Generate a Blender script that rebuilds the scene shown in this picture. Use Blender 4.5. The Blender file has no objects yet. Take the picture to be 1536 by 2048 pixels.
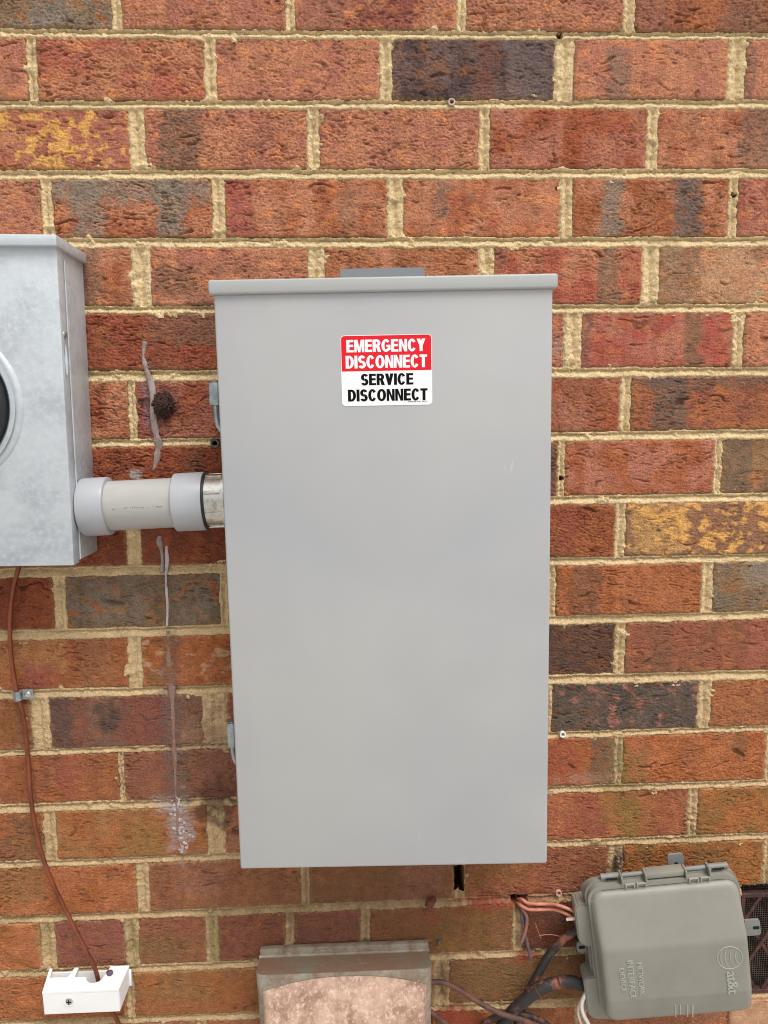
import bpy, bmesh, math, random
import numpy as np
from mathutils import Vector, Matrix

random.seed(7)
sc = bpy.context.scene
COL = sc.collection

# ------------------------------------------------------------------ camera, sky, sun, exposure
F = 1480.0                       # focal length in photo pixels (1536 x 2048)
PITCH, YAW, ROLL = 0.12065199, 0.04935416, -0.00438762
CX, CD, CZ = 0.38180590, 0.95457858, -0.46731817
_fw = Vector((math.sin(YAW)*math.cos(PITCH), math.cos(YAW)*math.cos(PITCH), -math.sin(PITCH)))
_r0 = Vector((math.cos(YAW), -math.sin(YAW), 0))
_u0 = _r0.cross(_fw)
RT = math.cos(ROLL)*_r0 + math.sin(ROLL)*_u0
UP = -math.sin(ROLL)*_r0 + math.cos(ROLL)*_u0
FW = _fw
CAM = Vector((CX, -CD, CZ))
cd = bpy.data.cameras.new('camera'); cam = bpy.data.objects.new('camera', cd); COL.objects.link(cam)
M = Matrix((RT, UP, -FW)).transposed().to_4x4(); M.translation = CAM
cam.matrix_world = M
cd.sensor_fit = 'VERTICAL'; cd.sensor_height = 36.0; cd.lens = F/2048*36.0
cd.clip_start = 0.01; cd.clip_end = 500
sc.camera = cam

SUN_EL, SUN_AZ = math.radians(62), math.radians(150)     # azimuth clockwise from +Y
w = bpy.data.worlds.new('World'); sc.world = w; w.use_nodes = True
nt = w.node_tree; nt.nodes.clear()
sky = nt.nodes.new('ShaderNodeTexSky'); sky.sky_type = 'NISHITA'; sky.sun_disc = False
sky.sun_elevation = SUN_EL; sky.sun_rotation = SUN_AZ; sky.air_density = 1.0; sky.dust_density = 4.0
hs = nt.nodes.new('ShaderNodeHueSaturation'); hs.inputs['Saturation'].default_value = 0.05   # overcast: a white sky
bg = nt.nodes.new('ShaderNodeBackground'); bg.inputs['Strength'].default_value = 0.115
wo = nt.nodes.new('ShaderNodeOutputWorld')
nt.links.new(sky.outputs[0], hs.inputs['Color']); nt.links.new(hs.outputs[0], bg.inputs['Color']); nt.links.new(bg.outputs[0], wo.inputs[0])
sl = bpy.data.lights.new('sun', 'SUN'); sl.energy = 1.3; sl.angle = math.radians(28); sl.color = (1.0, 0.975, 0.945)
sun = bpy.data.objects.new('sun', sl); COL.objects.link(sun)
sdir = Vector((math.sin(SUN_AZ)*math.cos(SUN_EL), math.cos(SUN_AZ)*math.cos(SUN_EL), math.sin(SUN_EL)))
sun.rotation_euler = (-sdir).to_track_quat('-Z', 'Y').to_euler()
sun.location = (0.4, -3, 3)
sc.view_settings.view_transform = 'Standard'; sc.view_settings.look = 'None'
sc.view_settings.gamma = 1.0; sc.view_settings.use_curve_mapping = False
sc.view_settings.exposure = 0.46
sc.cycles.use_denoising = True; sc.cycles.pixel_filter_type = 'BLACKMAN_HARRIS'; sc.cycles.filter_width = 1.0

# ------------------------------------------------------------------ helpers
def ray(px, py):
    return (FW + RT*((px-768)/F) - UP*((py-1024)/F))
def at(px, py, d=0.0):
    """world point seen at a photo pixel on the plane d metres in front of the wall face"""
    r = ray(px, py); t = (CD-d)/r.y
    return CAM + r*t
def S(r, g, b):
    def f(c):
        c = c/255.0
        return c/12.92 if c <= 0.04045 else ((c+0.055)/1.055)**2.4
    return (f(r), f(g), f(b))
def S4(r, g, b): return S(r, g, b)+(1.0,)

def link(name, me, mat, parent=None):
    o = bpy.data.objects.new(name, me); COL.objects.link(o)
    if mat is not None and not me.materials: me.materials.append(mat)
    if parent is not None: o.parent = parent
    return o
def obj(name, bm, mat, parent=None, smooth=False):
    me = bpy.data.meshes.new(name)
    bmesh.ops.recalc_face_normals(bm, faces=bm.faces)
    bm.to_mesh(me); bm.free()
    if smooth:
        me.polygons.foreach_set('use_smooth', np.ones(len(me.polygons), dtype=bool))
        try: me.set_sharp_from_angle(angle=math.radians(40))
        except Exception: pass
    return link(name, me, mat, parent)
def tag(o, label, cat, group=None):
    o['label'] = label; o['category'] = cat
    if group: o['group'] = group
    return o
def thing(name, label, cat, loc=(0, 0, 0), mat4=None, group=None):
    o = bpy.data.objects.new(name, None); COL.objects.link(o)
    o.empty_display_size = 0.05
    if mat4 is not None: o.matrix_world = mat4
    else: o.location = loc
    return tag(o, label, cat, group)
def box(bm, lo, hi, bev=0.0, seg=2, M4=None):
    lo, hi = Vector(lo), Vector(hi)
    r = bmesh.ops.create_cube(bm, size=1.0)
    vs = r['verts']
    for v in vs:
        v.co = Vector(((lo[i]+hi[i])/2 + v.co[i]*(hi[i]-lo[i]) for i in range(3)))
    if bev > 0:
        es = list({e for v in vs for e in v.link_edges})
        rr = bmesh.ops.bevel(bm, geom=es, offset=bev, segments=seg, affect='EDGES', profile=0.5)
        vs = list({v for f in rr['faces'] for v in f.verts} | {v for v in vs if v.is_valid})
    if M4 is not None:
        bmesh.ops.transform(bm, matrix=M4, verts=vs)
    return vs
def catmull(pts, n=8):
    P = [Vector(p) for p in pts]
    if len(P) < 3:
        return [P[0].lerp(P[-1], i/n) for i in range(n+1)]
    P = [2*P[0]-P[1]] + P + [2*P[-1]-P[-2]]
    out = []
    for i in range(1, len(P)-2):
        a, b, c, d = P[i-1], P[i], P[i+1], P[i+2]
        for k in range(n):
            t = k/n
            out.append(0.5*((2*b)+(c-a)*t+(2*a-5*b+4*c-d)*t*t+(3*b-a-3*c+d)*t**3))
    out.append(P[-2].copy())
    return out
def tube(bm, pts, r, seg=12, n=8, flat=1.0, raw=False, wob=0.0):
    """round bar along a smooth path; r a number or a list per control point"""
    C = pts if raw else catmull(pts, n)
    C = [Vector(c) for c in C]
    m = len(C)
    if isinstance(r, (int, float)): R = [r]*m
    else: R = list(np.interp(np.linspace(0, 1, m), np.linspace(0, 1, len(r)), r))
    rings = []
    prev = None
    for i, c in enumerate(C):
        t = (C[min(i+1, m-1)]-C[max(i-1, 0)]).normalized()
        if prev is None:
            a = Vector((0, 1, 0)) if abs(t.y) < 0.9 else Vector((1, 0, 0))
        else: a = prev
        a = (a - t*a.dot(t)).normalized(); b = t.cross(a); prev = a
        rr = R[i]*(1+random.uniform(-wob, wob))
        rings.append([bm.verts.new(c + a*math.cos(2*math.pi*k/seg)*rr*flat + b*math.sin(2*math.pi*k/seg)*rr) for k in range(seg)])
    for i in range(m-1):
        for k in range(seg):
            bm.faces.new((rings[i][k], rings[i][(k+1) % seg], rings[i+1][(k+1) % seg], rings[i+1][k]))
    bm.faces.new(rings[0][::-1]); bm.faces.new(rings[-1])
def lathe(bm, prof, axis_o, axis_d, seg=32, sides=None):
    """prof = [(distance along axis, radius)], closed with caps where radius is 0"""
    ax = Vector(axis_d).normalized()
    a = Vector((0, 0, 1)) if abs(ax.z) < 0.9 else Vector((1, 0, 0))
    a = (a-ax*a.dot(ax)).normalized(); b = ax.cross(a)
    rings = []
    for h, r in prof:
        c = Vector(axis_o)+ax*h
        if r < 1e-6: rings.append([bm.verts.new(c)])
        else: rings.append([bm.verts.new(c+a*math.cos(2*math.pi*k/seg)*r+b*math.sin(2*math.pi*k/seg)*r) for k in range(seg)])
    for i in range(len(rings)-1):
        A, B = rings[i], rings[i+1]
        if len(A) == 1 and len(B) == 1: continue
        for k in range(seg):
            k2 = (k+1) % seg
            if len(A) == 1: bm.faces.new((A[0], B[k], B[k2]))
            elif len(B) == 1: bm.faces.new((A[k], A[k2], B[0]))
            else: bm.faces.new((A[k], A[k2], B[k2], B[k]))
def prism(bm, poly, M4, h):
    """extrude a 2-D polygon (a, b) along local +c by h; M4 maps (a, b, c)"""
    n = len(poly)
    lo = [bm.verts.new(M4 @ Vector((p[0], p[1], 0))) for p in poly]
    hi = [bm.verts.new(M4 @ Vector((p[0], p[1], h))) for p in poly]
    bm.faces.new(lo[::-1]); bm.faces.new(hi)
    for i in range(n): bm.faces.new((lo[i], lo[(i+1) % n], hi[(i+1) % n], hi[i]))
def rrect(x0, x1, z0, z1, r, seg=5, tl=True, tr=True, bl=True, br=True):
    out = []
    for cx, cz, a0, on in ((x1-r, z1-r, 0, tr), (x0+r, z1-r, 90, tl), (x0+r, z0+r, 180, bl), (x1-r, z0+r, 270, br)):
        if not on:
            out.append((x1 if a0 in (0, 270) else x0, z1 if a0 in (0, 90) else z0)); continue
        for k in range(seg+1):
            a = math.radians(a0+90*k/seg)
            out.append((cx+r*math.cos(a), cz+r*math.sin(a)))
    return out
# (a, b, c) -> (x, z, -y): a flat polygon seen from the front, extruded towards the viewer
FRONT = Matrix(((1, 0, 0, 0), (0, 0, -1, 0), (0, 1, 0, 0), (0, 0, 0, 1)))

# ---- procedural noise on numpy arrays
def _h(ix, iy, seed):
    n = (ix.astype(np.int64)*374761393 + iy.astype(np.int64)*668265263 + seed*974634777) & 0xffffffff
    n = ((n ^ (n >> 13))*1274126177) & 0xffffffff
    return ((n ^ (n >> 16)) & 0xffff)/65535.0
def gn(x, y, seed=0):
    """gradient noise, about -1 .. 1"""
    ix, iy = np.floor(x), np.floor(y); fx, fy = x-ix, y-iy
    u = fx*fx*fx*(fx*(fx*6-15)+10); v = fy*fy*fy*(fy*(fy*6-15)+10)
    def g(dx, dy):
        a = _h(ix+dx, iy+dy, seed)*2*np.pi
        return np.cos(a)*(fx-dx)+np.sin(a)*(fy-dy)
    n00, n10, n01, n11 = g(0, 0), g(1, 0), g(0, 1), g(1, 1)
    return 1.5*((n00*(1-u)+n10*u)*(1-v)+(n01*(1-u)+n11*u)*v)
def fbm(x, y, o=4, seed=0):
    s = 0; a = 1.0; t = 0
    for k in range(o):
        s = s+a*gn(x*2**k, y*2**k, seed+17*k); t += a; a *= 0.5
    return s/t*1.4
def sst(a, b, x):
    t = np.clip((x-a)/(b-a), 0, 1); return t*t*(3-2*t)

def raw_mesh(name, V, Q, colr=None, smooth=True):
    me = bpy.data.meshes.new(name)
    me.vertices.add(len(V)); me.vertices.foreach_set('co', np.ascontiguousarray(V, dtype=np.float32).ravel())
    me.loops.add(4*len(Q)); me.loops.foreach_set('vertex_index', np.ascontiguousarray(Q, dtype=np.int32).ravel())
    me.polygons.add(len(Q)); me.polygons.foreach_set('loop_start', np.arange(len(Q), dtype=np.int32)*4)
    me.polygons.foreach_set('use_smooth', np.full(len(Q), smooth, dtype=bool))
    me.update(calc_edges=True)
    if colr is not None:
        ca = me.color_attributes.new('col', 'FLOAT_COLOR', 'POINT')
        rgba = np.ones((len(V), 4), dtype=np.float32); rgba[:, :3] = colr
        ca.data.foreach_set('color', rgba.ravel())
    return me

# ---- materials
def base_mat(name):
    m = bpy.data.materials.new(name); m.use_nodes = True
    return m, m.node_tree, m.node_tree.nodes['Principled BSDF']
def N(t, typ, **kw):
    n = t.nodes.new(typ)
    for k, v in kw.items(): setattr(n, k, v)
    return n
def noise(t, scale, detail=4, rough=0.6, stretch=None, coord='Object'):
    tc = N(t, 'ShaderNodeTexCoord'); n = N(t, 'ShaderNodeTexNoise')
    n.inputs['Scale'].default_value = scale; n.inputs['Detail'].default_value = detail; n.inputs['Roughness'].default_value = rough
    if stretch:
        mp = N(t, 'ShaderNodeMapping'); mp.inputs['Scale'].default_value = stretch
        t.links.new(tc.outputs[coord], mp.inputs[0]); t.links.new(mp.outputs[0], n.inputs['Vector'])
    else: t.links.new(tc.outputs[coord], n.inputs['Vector'])
    return n.outputs['Fac']
def ramp(t, fac, stops):
    r = N(t, 'ShaderNodeValToRGB'); t.links.new(fac, r.inputs['Fac'])
    e = r.color_ramp.elements
    while len(e) > 1: e.remove(e[-1])
    e[0].position, e[0].color = stops[0]
    for p, c in stops[1:]:
        x = e.new(p); x.color = c
    return r.outputs['Color']
def mixc(t, fac, a, b, mode='MIX'):
    m = N(t, 'ShaderNodeMix'); m.data_type = 'RGBA'; m.blend_type = mode
    for sock, v in ((m.inputs['Factor'], fac), (m.inputs['A'], a), (m.inputs['B'], b)):
        pass
    def put(sock, v):
        if hasattr(v, 'is_linked') or hasattr(v, 'links'): t.links.new(v, sock)
        else: sock.default_value = v
    put(m.inputs[0], fac); put(m.inputs[6], a); put(m.inputs[7], b)
    return m.outputs[2]
def bump(t, bs, h, strength, dist, prev=None):
    b = N(t, 'ShaderNodeBump'); b.inputs['Strength'].default_value = strength; b.inputs['Distance'].default_value = dist
    t.links.new(h, b.inputs['Height'])
    if prev is not None: t.links.new(prev, b.inputs['Normal'])
    t.links.new(b.outputs[0], bs.inputs['Normal'])
    return b.outputs[0]
def mat(name, c, rough=0.5, metal=0.0, var=None, spots=None, bmp=None, spec=0.5, rvar=None):
    """var = (scale, colour2, lo, hi[, stretch]); spots the same; bmp = (scale, strength, dist)"""
    m, t, b = base_mat(name)
    b.inputs['Roughness'].default_value = rough; b.inputs['Metallic'].default_value = metal
    b.inputs['Specular IOR Level'].default_value = spec
    cur = c+(1.0,) if len(c) == 3 else c
    for v in (var, spots):
        if v:
            st = v[4] if len(v) > 4 else None
            f = noise(t, v[0], 5, 0.65, st)
            k = ramp(t, f, [(v[2], (0, 0, 0, 1)), (v[3], (1, 1, 1, 1))])
            cur = mixc(t, k, cur, v[1]+(1.0,))
    if isinstance(cur, tuple): b.inputs['Base Color'].default_value = cur
    else: t.links.new(cur, b.inputs['Base Color'])
    if rvar:
        f = noise(t, rvar[0], 4, 0.6)
        k = ramp(t, f, [(0.3, (rvar[1],)*3+(1,)), (0.7, (rvar[2],)*3+(1,))])
        t.links.new(k, b.inputs['Roughness'])
    if bmp: bump(t, b, noise(t, bmp[0], 4, 0.6), bmp[1], bmp[2])
    return m

def wall_mat(name, fine, grain_scale, bstr, bdist, rough):
    m, t, b = base_mat(name)
    at_ = N(t, 'ShaderNodeAttribute'); at_.attribute_name = 'col'
    g1 = noise(t, grain_scale, 3, 0.7, None, 'Object')
    k = ramp(t, g1, [(0.25, (1-fine,)*3+(1,)), (0.75, (1+fine,)*3+(1,))])
    c = mixc(t, 1.0, at_.outputs['Color'], k, 'MULTIPLY')
    g2 = noise(t, grain_scale*2.3, 2, 0.6)
    k2 = ramp(t, g2, [(0.68, (0, 0, 0, 1)), (0.78, (1, 1, 1, 1))])
    sp = N(t, 'ShaderNodeMath', operation='MULTIPLY'); sp.inputs[1].default_value = 0.35
    t.links.new(k2, sp.inputs[0])
    c = mixc(t, sp.outputs[0], c, S4(226, 190, 150))
    t.links.new(c, b.inputs['Base Color'])
    b.inputs['Roughness'].default_value = rough; b.inputs['Specular IOR Level'].default_value = 0.2
    p = bump(t, b, noise(t, grain_scale*0.8, 5, 0.75), bstr, bdist)
    return m
MAT_BRICK = wall_mat('brick_clay', 0.42, 520, 1.0, 0.0026, 0.93)
MAT_MORTAR = wall_mat('sand_mortar', 0.34, 520, 1.0, 0.0034, 0.95)

# ------------------------------------------------------------------ the ground
def ground():
    bm = bmesh.new()
    vs = [bm.verts.new(p) for p in ((-60, -80, -2.02), (60, -80, -2.02), (60, 20, -2.02), (-60, 20, -2.02))]
    bm.faces.new(vs)
    m = mat('pale_bounce_ground', S(190, 188, 184), 0.9, 0, (2.0, S(172, 170, 166), 0.4, 0.6), (40, S(150, 148, 144), 0.6, 0.75), (60, 0.3, 0.01))  # unseen ground surface, made pale to bounce light up onto the cabinet
    o = obj('ground', bm, m); o['kind'] = 'structure'
ground()

# ------------------------------------------------------------------ the brick wall
# courses: photo-pixel heights of the brick tops and bottoms at x = 0 and x = 1536
COURSES = [
 ('A', (-66, -58), (53, 62)), ('B', (74, 79), (198, 196)), ('C', (217, 217), (337, 334)), ('D', (359, 356), (473, 471)),
 ('E', (496, 493), (611, 605)), ('F', (628, 625), (740, 731)), ('G', (765, 752), (881, 856)), ('H', (897, 877), (1007, 984)),
 ('I', (1026, 1003), (1135, 1106)), ('J', (1156, 1123), (1260, 1220)), ('K', (1282, 1238), (1381, 1338)), ('L', (1399, 1359), (1501, 1450)),
 ('M', (1514, 1463), (1609, 1559)), ('N', (1628, 1573), (1724, 1665)), ('O', (1738, 1680), (1834, 1770)), ('P', (1850, 1788), (1942, 1880)),
 ('Q', (1957, 1895), (2043, 1985)), ('R', (2058, 2000), (2142, 2086))]
O_, R_, M_, G_ = (197, 131, 97), (187, 119, 95), (118, 92, 84), (144, 130, 113)
T_, B_, Y_, D_ = (198, 154, 118), (160, 108, 80), (242, 182, 104), (134, 116, 98)
V_, K_, W_ = (160, 110, 66), (92, 80, 74), (164, 112, 94)
OB = (178, 108, 68)
# per brick: (x left, x right, base, second colour, bands [(s0, s1, t0, t1, colour, strength)], blotch (colour, threshold), roughness)
BR = {
'A': [(-110, 220, G_, (140, 112, 84), [], (OB, .34), 1.4), (243, 569, R_, O_, [], None, 1), (590, 914, O_, (150, 84, 70), [(.05, .3, 0, 1, W_, .5)], None, 1), (935, 1246, O_, R_, [(.12, .2, 0, 1, B_, .4)], None, 1.2), (1273, 1590, (156, 92, 66), OB, [(0, .2, 0, 1, W_, .6), (.55, 1, 0, 1, (140, 104, 84), .6)], None, 1.2)],
'B': [(-270, 52, R_, O_, [], None, 1), (74, 407, O_, (186, 106, 82), [], None, 1.3), (432, 758, O_, R_, [(.55, .8, 0, 1, R_, .5)], None, 1.2), (785, 1110, M_, (86, 66, 64), [(.7, .97, 0, 1, (124, 106, 102), .7), (.52, .62, 0, 1, (140, 80, 66), .5)], None, .9), (1150, 1456, O_, R_, [(.22, .36, .15, 1, (138, 112, 94), .75)], None, .9), (1494, 1810, R_, O_, [(0, .04, 0, 1, K_, .6)], None, 1)],
'C': [(-70, 258, (180, 106, 84), R_, [], (Y_, .02), 1), (290, 613, O_, R_, [(.1, .34, 0, 1, (120, 96, 78), .75)], None, 1.1), (639, 957, O_, R_, [], None, 1), (981, 1294, (170, 90, 58), R_, [], None, 1.1), (1318, 1630, O_, (176, 102, 72), [(.52, .9, 0, 1, (130, 104, 88), .7)], None, .9)],
'D': [(-260, 80, R_, O_, [], None, 1), (105, 422, (178, 104, 70), O_, [(0, 1, 0, .4, G_, .85), (.13, .31, 0, 1, G_, .85), (.65, .83, 0, 1, G_, .85)], None, 1), (451, 773, O_, (172, 100, 66), [(0, .17, 0, 1, (170, 88, 78), .8), (.7, .82, .2, 1, (146, 112, 86), .5)], None, .9), (808, 1120, O_, (182, 104, 72), [(.19, .3, 0, .7, (138, 116, 96), .7)], None, .8), (1147, 1457, (168, 96, 58), O_, [(.19, .31, 0, 1, G_, .9), (.65, .82, 0, 1, (108, 98, 90), .9)], None, .9), (1478, 1790, R_, (172, 88, 72), [], None, 1)],
'E': [(-50, 262, O_, (164, 92, 58), [(.55, .8, 0, 1, D_, .6)], None, 1), (302, 615, O_, R_, [(.02, .3, .3, .8, (110, 84, 68), .6)], None, 1), (650, 957, (178, 112, 74), O_, [], None, .8), (990, 1283, (182, 96, 74), O_, [(.71, .84, 0, 1, (132, 108, 84), .8), (0, .1, 0, .3, K_, .5)], None, .8), (1320, 1610, T_, O_, [(0, .28, 0, 1, (138, 108, 78), .7), (.3, .62, 0, 1, (196, 148, 108), .6)], None, .8)],
'F': [(-205, 100, O_, R_, [], None, 1), (120, 436, (160, 84, 58), (150, 80, 56), [(.55, 1, 0, .55, (138, 100, 78), .6)], None, 1.2), (470, 790, O_, R_, [], None, 1), (815, 1128, R_, O_, [], None, 1), (1165, 1466, (178, 90, 72), R_, [(.68, .79, 0, 1, (128, 98, 72), .8), (0, .05, 0, 1, K_, .6)], None, .7), (1490, 1800, O_, R_, [], None, .8)],
'G': [(-60, 255, (160, 82, 54), O_, [], None, 1.1), (272, 590, (162, 84, 58), R_, [(0, .22, 0, 1, (150, 92, 84), .6)], None, 1.1), (612, 915, O_, R_, [], None, 1), (935, 1240, (164, 88, 58), R_, [(.55, .9, 0, 1, B_, .4)], None, 1.1), (1264, 1570, (156, 92, 68), OB, [(0, 1, 0, .2, (104, 88, 76), .7), (.13, .36, 0, 1, (108, 92, 80), .85)], None, 1)],
'H': [(-190, 100, O_, R_, [], None, 1), (125, 445, (158, 82, 52), (148, 78, 52), [(.8, .88, .1, .8, (110, 82, 64), .5)], None, 1.2), (470, 790, O_, R_, [], None, 1), (815, 1115, (120, 82, 62), B_, [], None, .9), (1131, 1428, (172, 96, 60), R_, [], None, .8), (1446, 1740, (160, 120, 80), (140, 104, 74), [(0, .2, 0, 1, (108, 92, 78), .7)], None, .7)],
'I': [(-60, 250, (150, 80, 50), (138, 72, 48), [], None, 1), (282, 590, (150, 78, 50), (130, 70, 46), [], None, 1.1), (612, 915, O_, R_, [], None, 1), (935, 1230, (162, 92, 54), (150, 80, 50), [(.62, .72, 0, 1, (160, 86, 66), .6)], None, 1), (1253, 1560, (152, 108, 82), (158, 112, 80), [(.04, .38, .05, .95, (228, 178, 104), .5)], (Y_, .02), .9)],
'J': [(-200, 105, (150, 76, 46), (140, 72, 46), [], None, .9), (132, 438, D_, (126, 102, 74), [], (OB, .40), 1.5), (458, 770, O_, R_, [], None, 1), (795, 1092, O_, R_, [], None, 1), (1114, 1402, (168, 96, 56), OB, [(.1, .3, 0, 1, (122, 84, 62), .7)], None, 1), (1428, 1720, (126, 108, 88), (144, 112, 78), [(.2, .5, .0, .5, (160, 144, 128), .5)], None, .8)],
'K': [(-50, 255, (166, 96, 58), OB, [(.1, .6, 0, .6, (190, 140, 90), .55), (.3, .5, .5, 1, (160, 86, 74), .7), (.68, .9, 0, 1, (140, 96, 64), .6)], None, .9), (285, 590, (168, 96, 50), OB, [(.02, .14, .6, 1, (120, 96, 62), .6)], (T_, .3), .9), (612, 910, O_, R_, [], None, 1), (930, 1230, (104, 72, 56), (92, 66, 54), [], None, .8), (1253, 1550, (158, 92, 66), (142, 88, 62), [(.15, .3, 0, 1, (118, 84, 62), .6), (.8, .95, 0, 1, (168, 96, 78), .5)], None, .8)],
'L': [(-240, 60, (146, 92, 52), B_, [], None, .9), (100, 403, (126, 90, 72), (132, 80, 64), [(0, .14, 0, 1, (92, 70, 62), .8), (.32, .45, .1, .7, (70, 58, 54), .7), (.55, .78, 0, 1, (138, 76, 62), .65), (.82, 1, .5, 1, T_, .4)], None, .6), (455, 760, (150, 88, 70), R_, [], None, 1), (785, 1085, O_, R_, [], None, 1), (1105, 1396, (84, 74, 66), (100, 84, 72), [], (W_, .27), .9), (1424, 1715, (160, 100, 62), OB, [], None, .7)],
'M': [(-70, 236, (160, 94, 54), (150, 90, 60), [(.62, .75, 0, 1, (160, 86, 66), .6)], None, .8), (249, 560, (150, 94, 66), (138, 86, 62), [(.3, .42, 0, 1, (112, 94, 80), .6), (.45, .8, .2, 1, (148, 92, 74), .5)], None, .9), (580, 890, O_, R_, [], None, 1), (915, 1228, (166, 96, 56), (160, 84, 60), [(.84, 1, 0, 1, (112, 90, 68), .8), (.55, .75, 0, 1, (160, 78, 58), .5)], None, .6), (1248, 1532, (172, 98, 52), OB, [(0, .18, .3, 1, (140, 104, 60), .6), (.75, .85, 0, .5, (124, 96, 68), .5)], None, 1)],
'N': [(-210, 85, (160, 92, 54), (138, 92, 58), [], None, .8), (113, 413, (162, 98, 54), V_, [(.45, .7, .3, 1, (146, 110, 56), .6)], None, .8), (450, 750, OB, B_, [], None, .8), (775, 1075, O_, R_, [], None, 1), (1095, 1377, (158, 88, 62), OB, [(.5, .66, .2, 1, (136, 112, 52), .7), (.66, .8, 0, 1, (154, 100, 54), .5)], None, .6), (1397, 1690, (170, 104, 54), (148, 104, 56), [], None, .7)],
'O': [(-30, 271, (162, 94, 50), OB, [(.05, .4, 0, .7, (140, 104, 62), .65)], None, .8), (300, 600, (150, 98, 64), (142, 88, 60), [(.2, .5, .1, .7, (160, 112, 92), .45)], None, .7), (620, 907, (140, 90, 60), (130, 92, 56), [(.6, .9, .2, 1, (156, 100, 86), .5)], None, .7), (931, 1216, (152, 88, 58), (140, 90, 52), [(.5, 1, 0, 1, (148, 88, 64), .4)], None, .8), (1247, 1526, (166, 102, 50), (146, 104, 56), [(.6, .9, .4, 1, (172, 98, 52), .5)], None, .7), (1548, 1840, OB, B_, [], None, .8)],
'P': [(-60, 80, OB, (158, 96, 50), [], None, .7), (111, 250, (142, 84, 68), (150, 90, 70), [(.3, .9, .5, 1, (140, 86, 62), .5)], None, .7), (277, 411, (136, 90, 60), (150, 92, 66), [(.55, .8, 0, .4, (150, 76, 60), .5)], None, .6), (437, 570, (142, 84, 62), (132, 80, 60), [], None, .7), (590, 720, (134, 82, 66), (126, 80, 64), [(0, 1, 0, .1, (168, 84, 60), .5)], None, .7), (742, 1025, (138, 90, 56), (128, 92, 48), [(0, .35, 0, 1, (146, 86, 62), .6), (.35, .5, 0, .3, (166, 76, 52), .6)], None, .6), (1047, 1340, (118, 70, 50), (106, 66, 50), [], None, .7), (1362, 1476, (124, 76, 54), B_, [], None, .7)],
'Q': [(-30, 250, (164, 100, 56), OB, [], None, .8), (270, 520, (148, 104, 62), (156, 98, 54), [(0, 1, .65, 1, (160, 92, 54), .6)], None, .7), (545, 866, B_, V_, [], None, .8), (899, 1170, (136, 96, 60), (128, 92, 58), [], None, .8), (1192, 1476, (120, 78, 54), B_, [], None, .7)],
'R': [(-150, 125, (150, 92, 62), OB, [], None, .7), (150, 392, (150, 84, 60), B_, [], None, .7), (416, 690, B_, OB, [], None, .7), (712, 850, (140, 84, 56), B_, [], None, .7), (872, 1150, (142, 84, 50), OB, [], None, .7), (1175, 1476, B_, OB, [], None, .7)],
}
# stains and grime, in photo pixels: (cx, cy, rx, ry, colour, strength, noisy)
STAINS = [
 (345, 1480, 22, 190, (120, 104, 98), .55), (340, 1300, 26, 60, (112, 92, 78), .4), (362, 1650, 30, 60, (186, 172, 168), .6), (325, 1610, 26, 20, (190, 180, 178), .4),
 (430, 1600, 45, 60, (84, 56, 46), .7), (420, 1500, 60, 90, (128, 92, 76), .45), (300, 1540, 60, 50, (150, 98, 80), .4),
 (296, 800, 14, 70, (150, 126, 130), .5), (330, 815, 40, 40, (84, 56, 44), .6), (440, 640, 90, 70, (122, 96, 80), .35),
 (980, 1805, 70, 16, (172, 74, 52), .8), (1060, 1800, 60, 24, (150, 80, 62), .55), (900, 2035, 60, 22, (160, 72, 52), .8), (1085, 1880, 60, 40, (110, 62, 44), .5),
 (890, 1960, 22, 50, (120, 86, 66), .6), (1050, 1915, 30, 12, (168, 84, 60), .7), (1235, 1730, 14, 30, (84, 62, 54), .7), (1160, 1780, 60, 20, (168, 110, 90), .5),
 (1235, 1520, 26, 40, (128, 118, 74), .5), (1170, 1560, 70, 14, (176, 136, 112), .5), (1240, 1600, 40, 60, (132, 112, 56), .4), (780, 1830, 260, 60, (118, 84, 60), .35),
 (700, 1770, 220, 40, (120, 84, 62), .35), (330, 1900, 90, 30, (132, 112, 66), .3), (90, 1880, 20, 40, (150, 134, 84), .4), (265, 1890, 18, 50, (138, 126, 74), .5), (425, 1880, 16, 50, (138, 126, 74), .5),
 (990, 1960, 90, 40, (126, 98, 58), .35), (270, 950, 16, 14, (196, 190, 184), .7), (1114, 690, 12, 24, (168, 152, 140), .6), (30, 260, 60, 60, (206, 150, 76), .12),
 (400, 700, 40, 9, (182, 88, 66), .5), (1160, 1855, 60, 50, (104, 62, 46), .45), (1350, 160, 30, 6, (196, 136, 116), .2),
]
STW = []
for (cx_, cy_, rx_, ry_, c_, k_) in STAINS:
    p = at(cx_, cy_); px_ = (at(cx_+rx_, cy_)-p).length; py_ = (at(cx_, cy_+ry_)-p).length
    STW.append((p.x, p.z, px_, py_, np.array(S(*c_)), k_))
def stain(X, Z, C):
    for i, (x, z, rx, rz, c, k) in enumerate(STW):
        q = np.sqrt(((X-x)/rx)**2+((Z-z)/rz)**2)
        m = q < 1.9
        if not m.any(): continue
        nz = fbm(X[m]*70, Z[m]*70, 4, 900+i)
        a = sst(1.25, 0.45, q[m]+0.75*nz)*k
        C[m] = C[m]*(1-a[:, None])+c*a[:, None]
    return C

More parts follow.
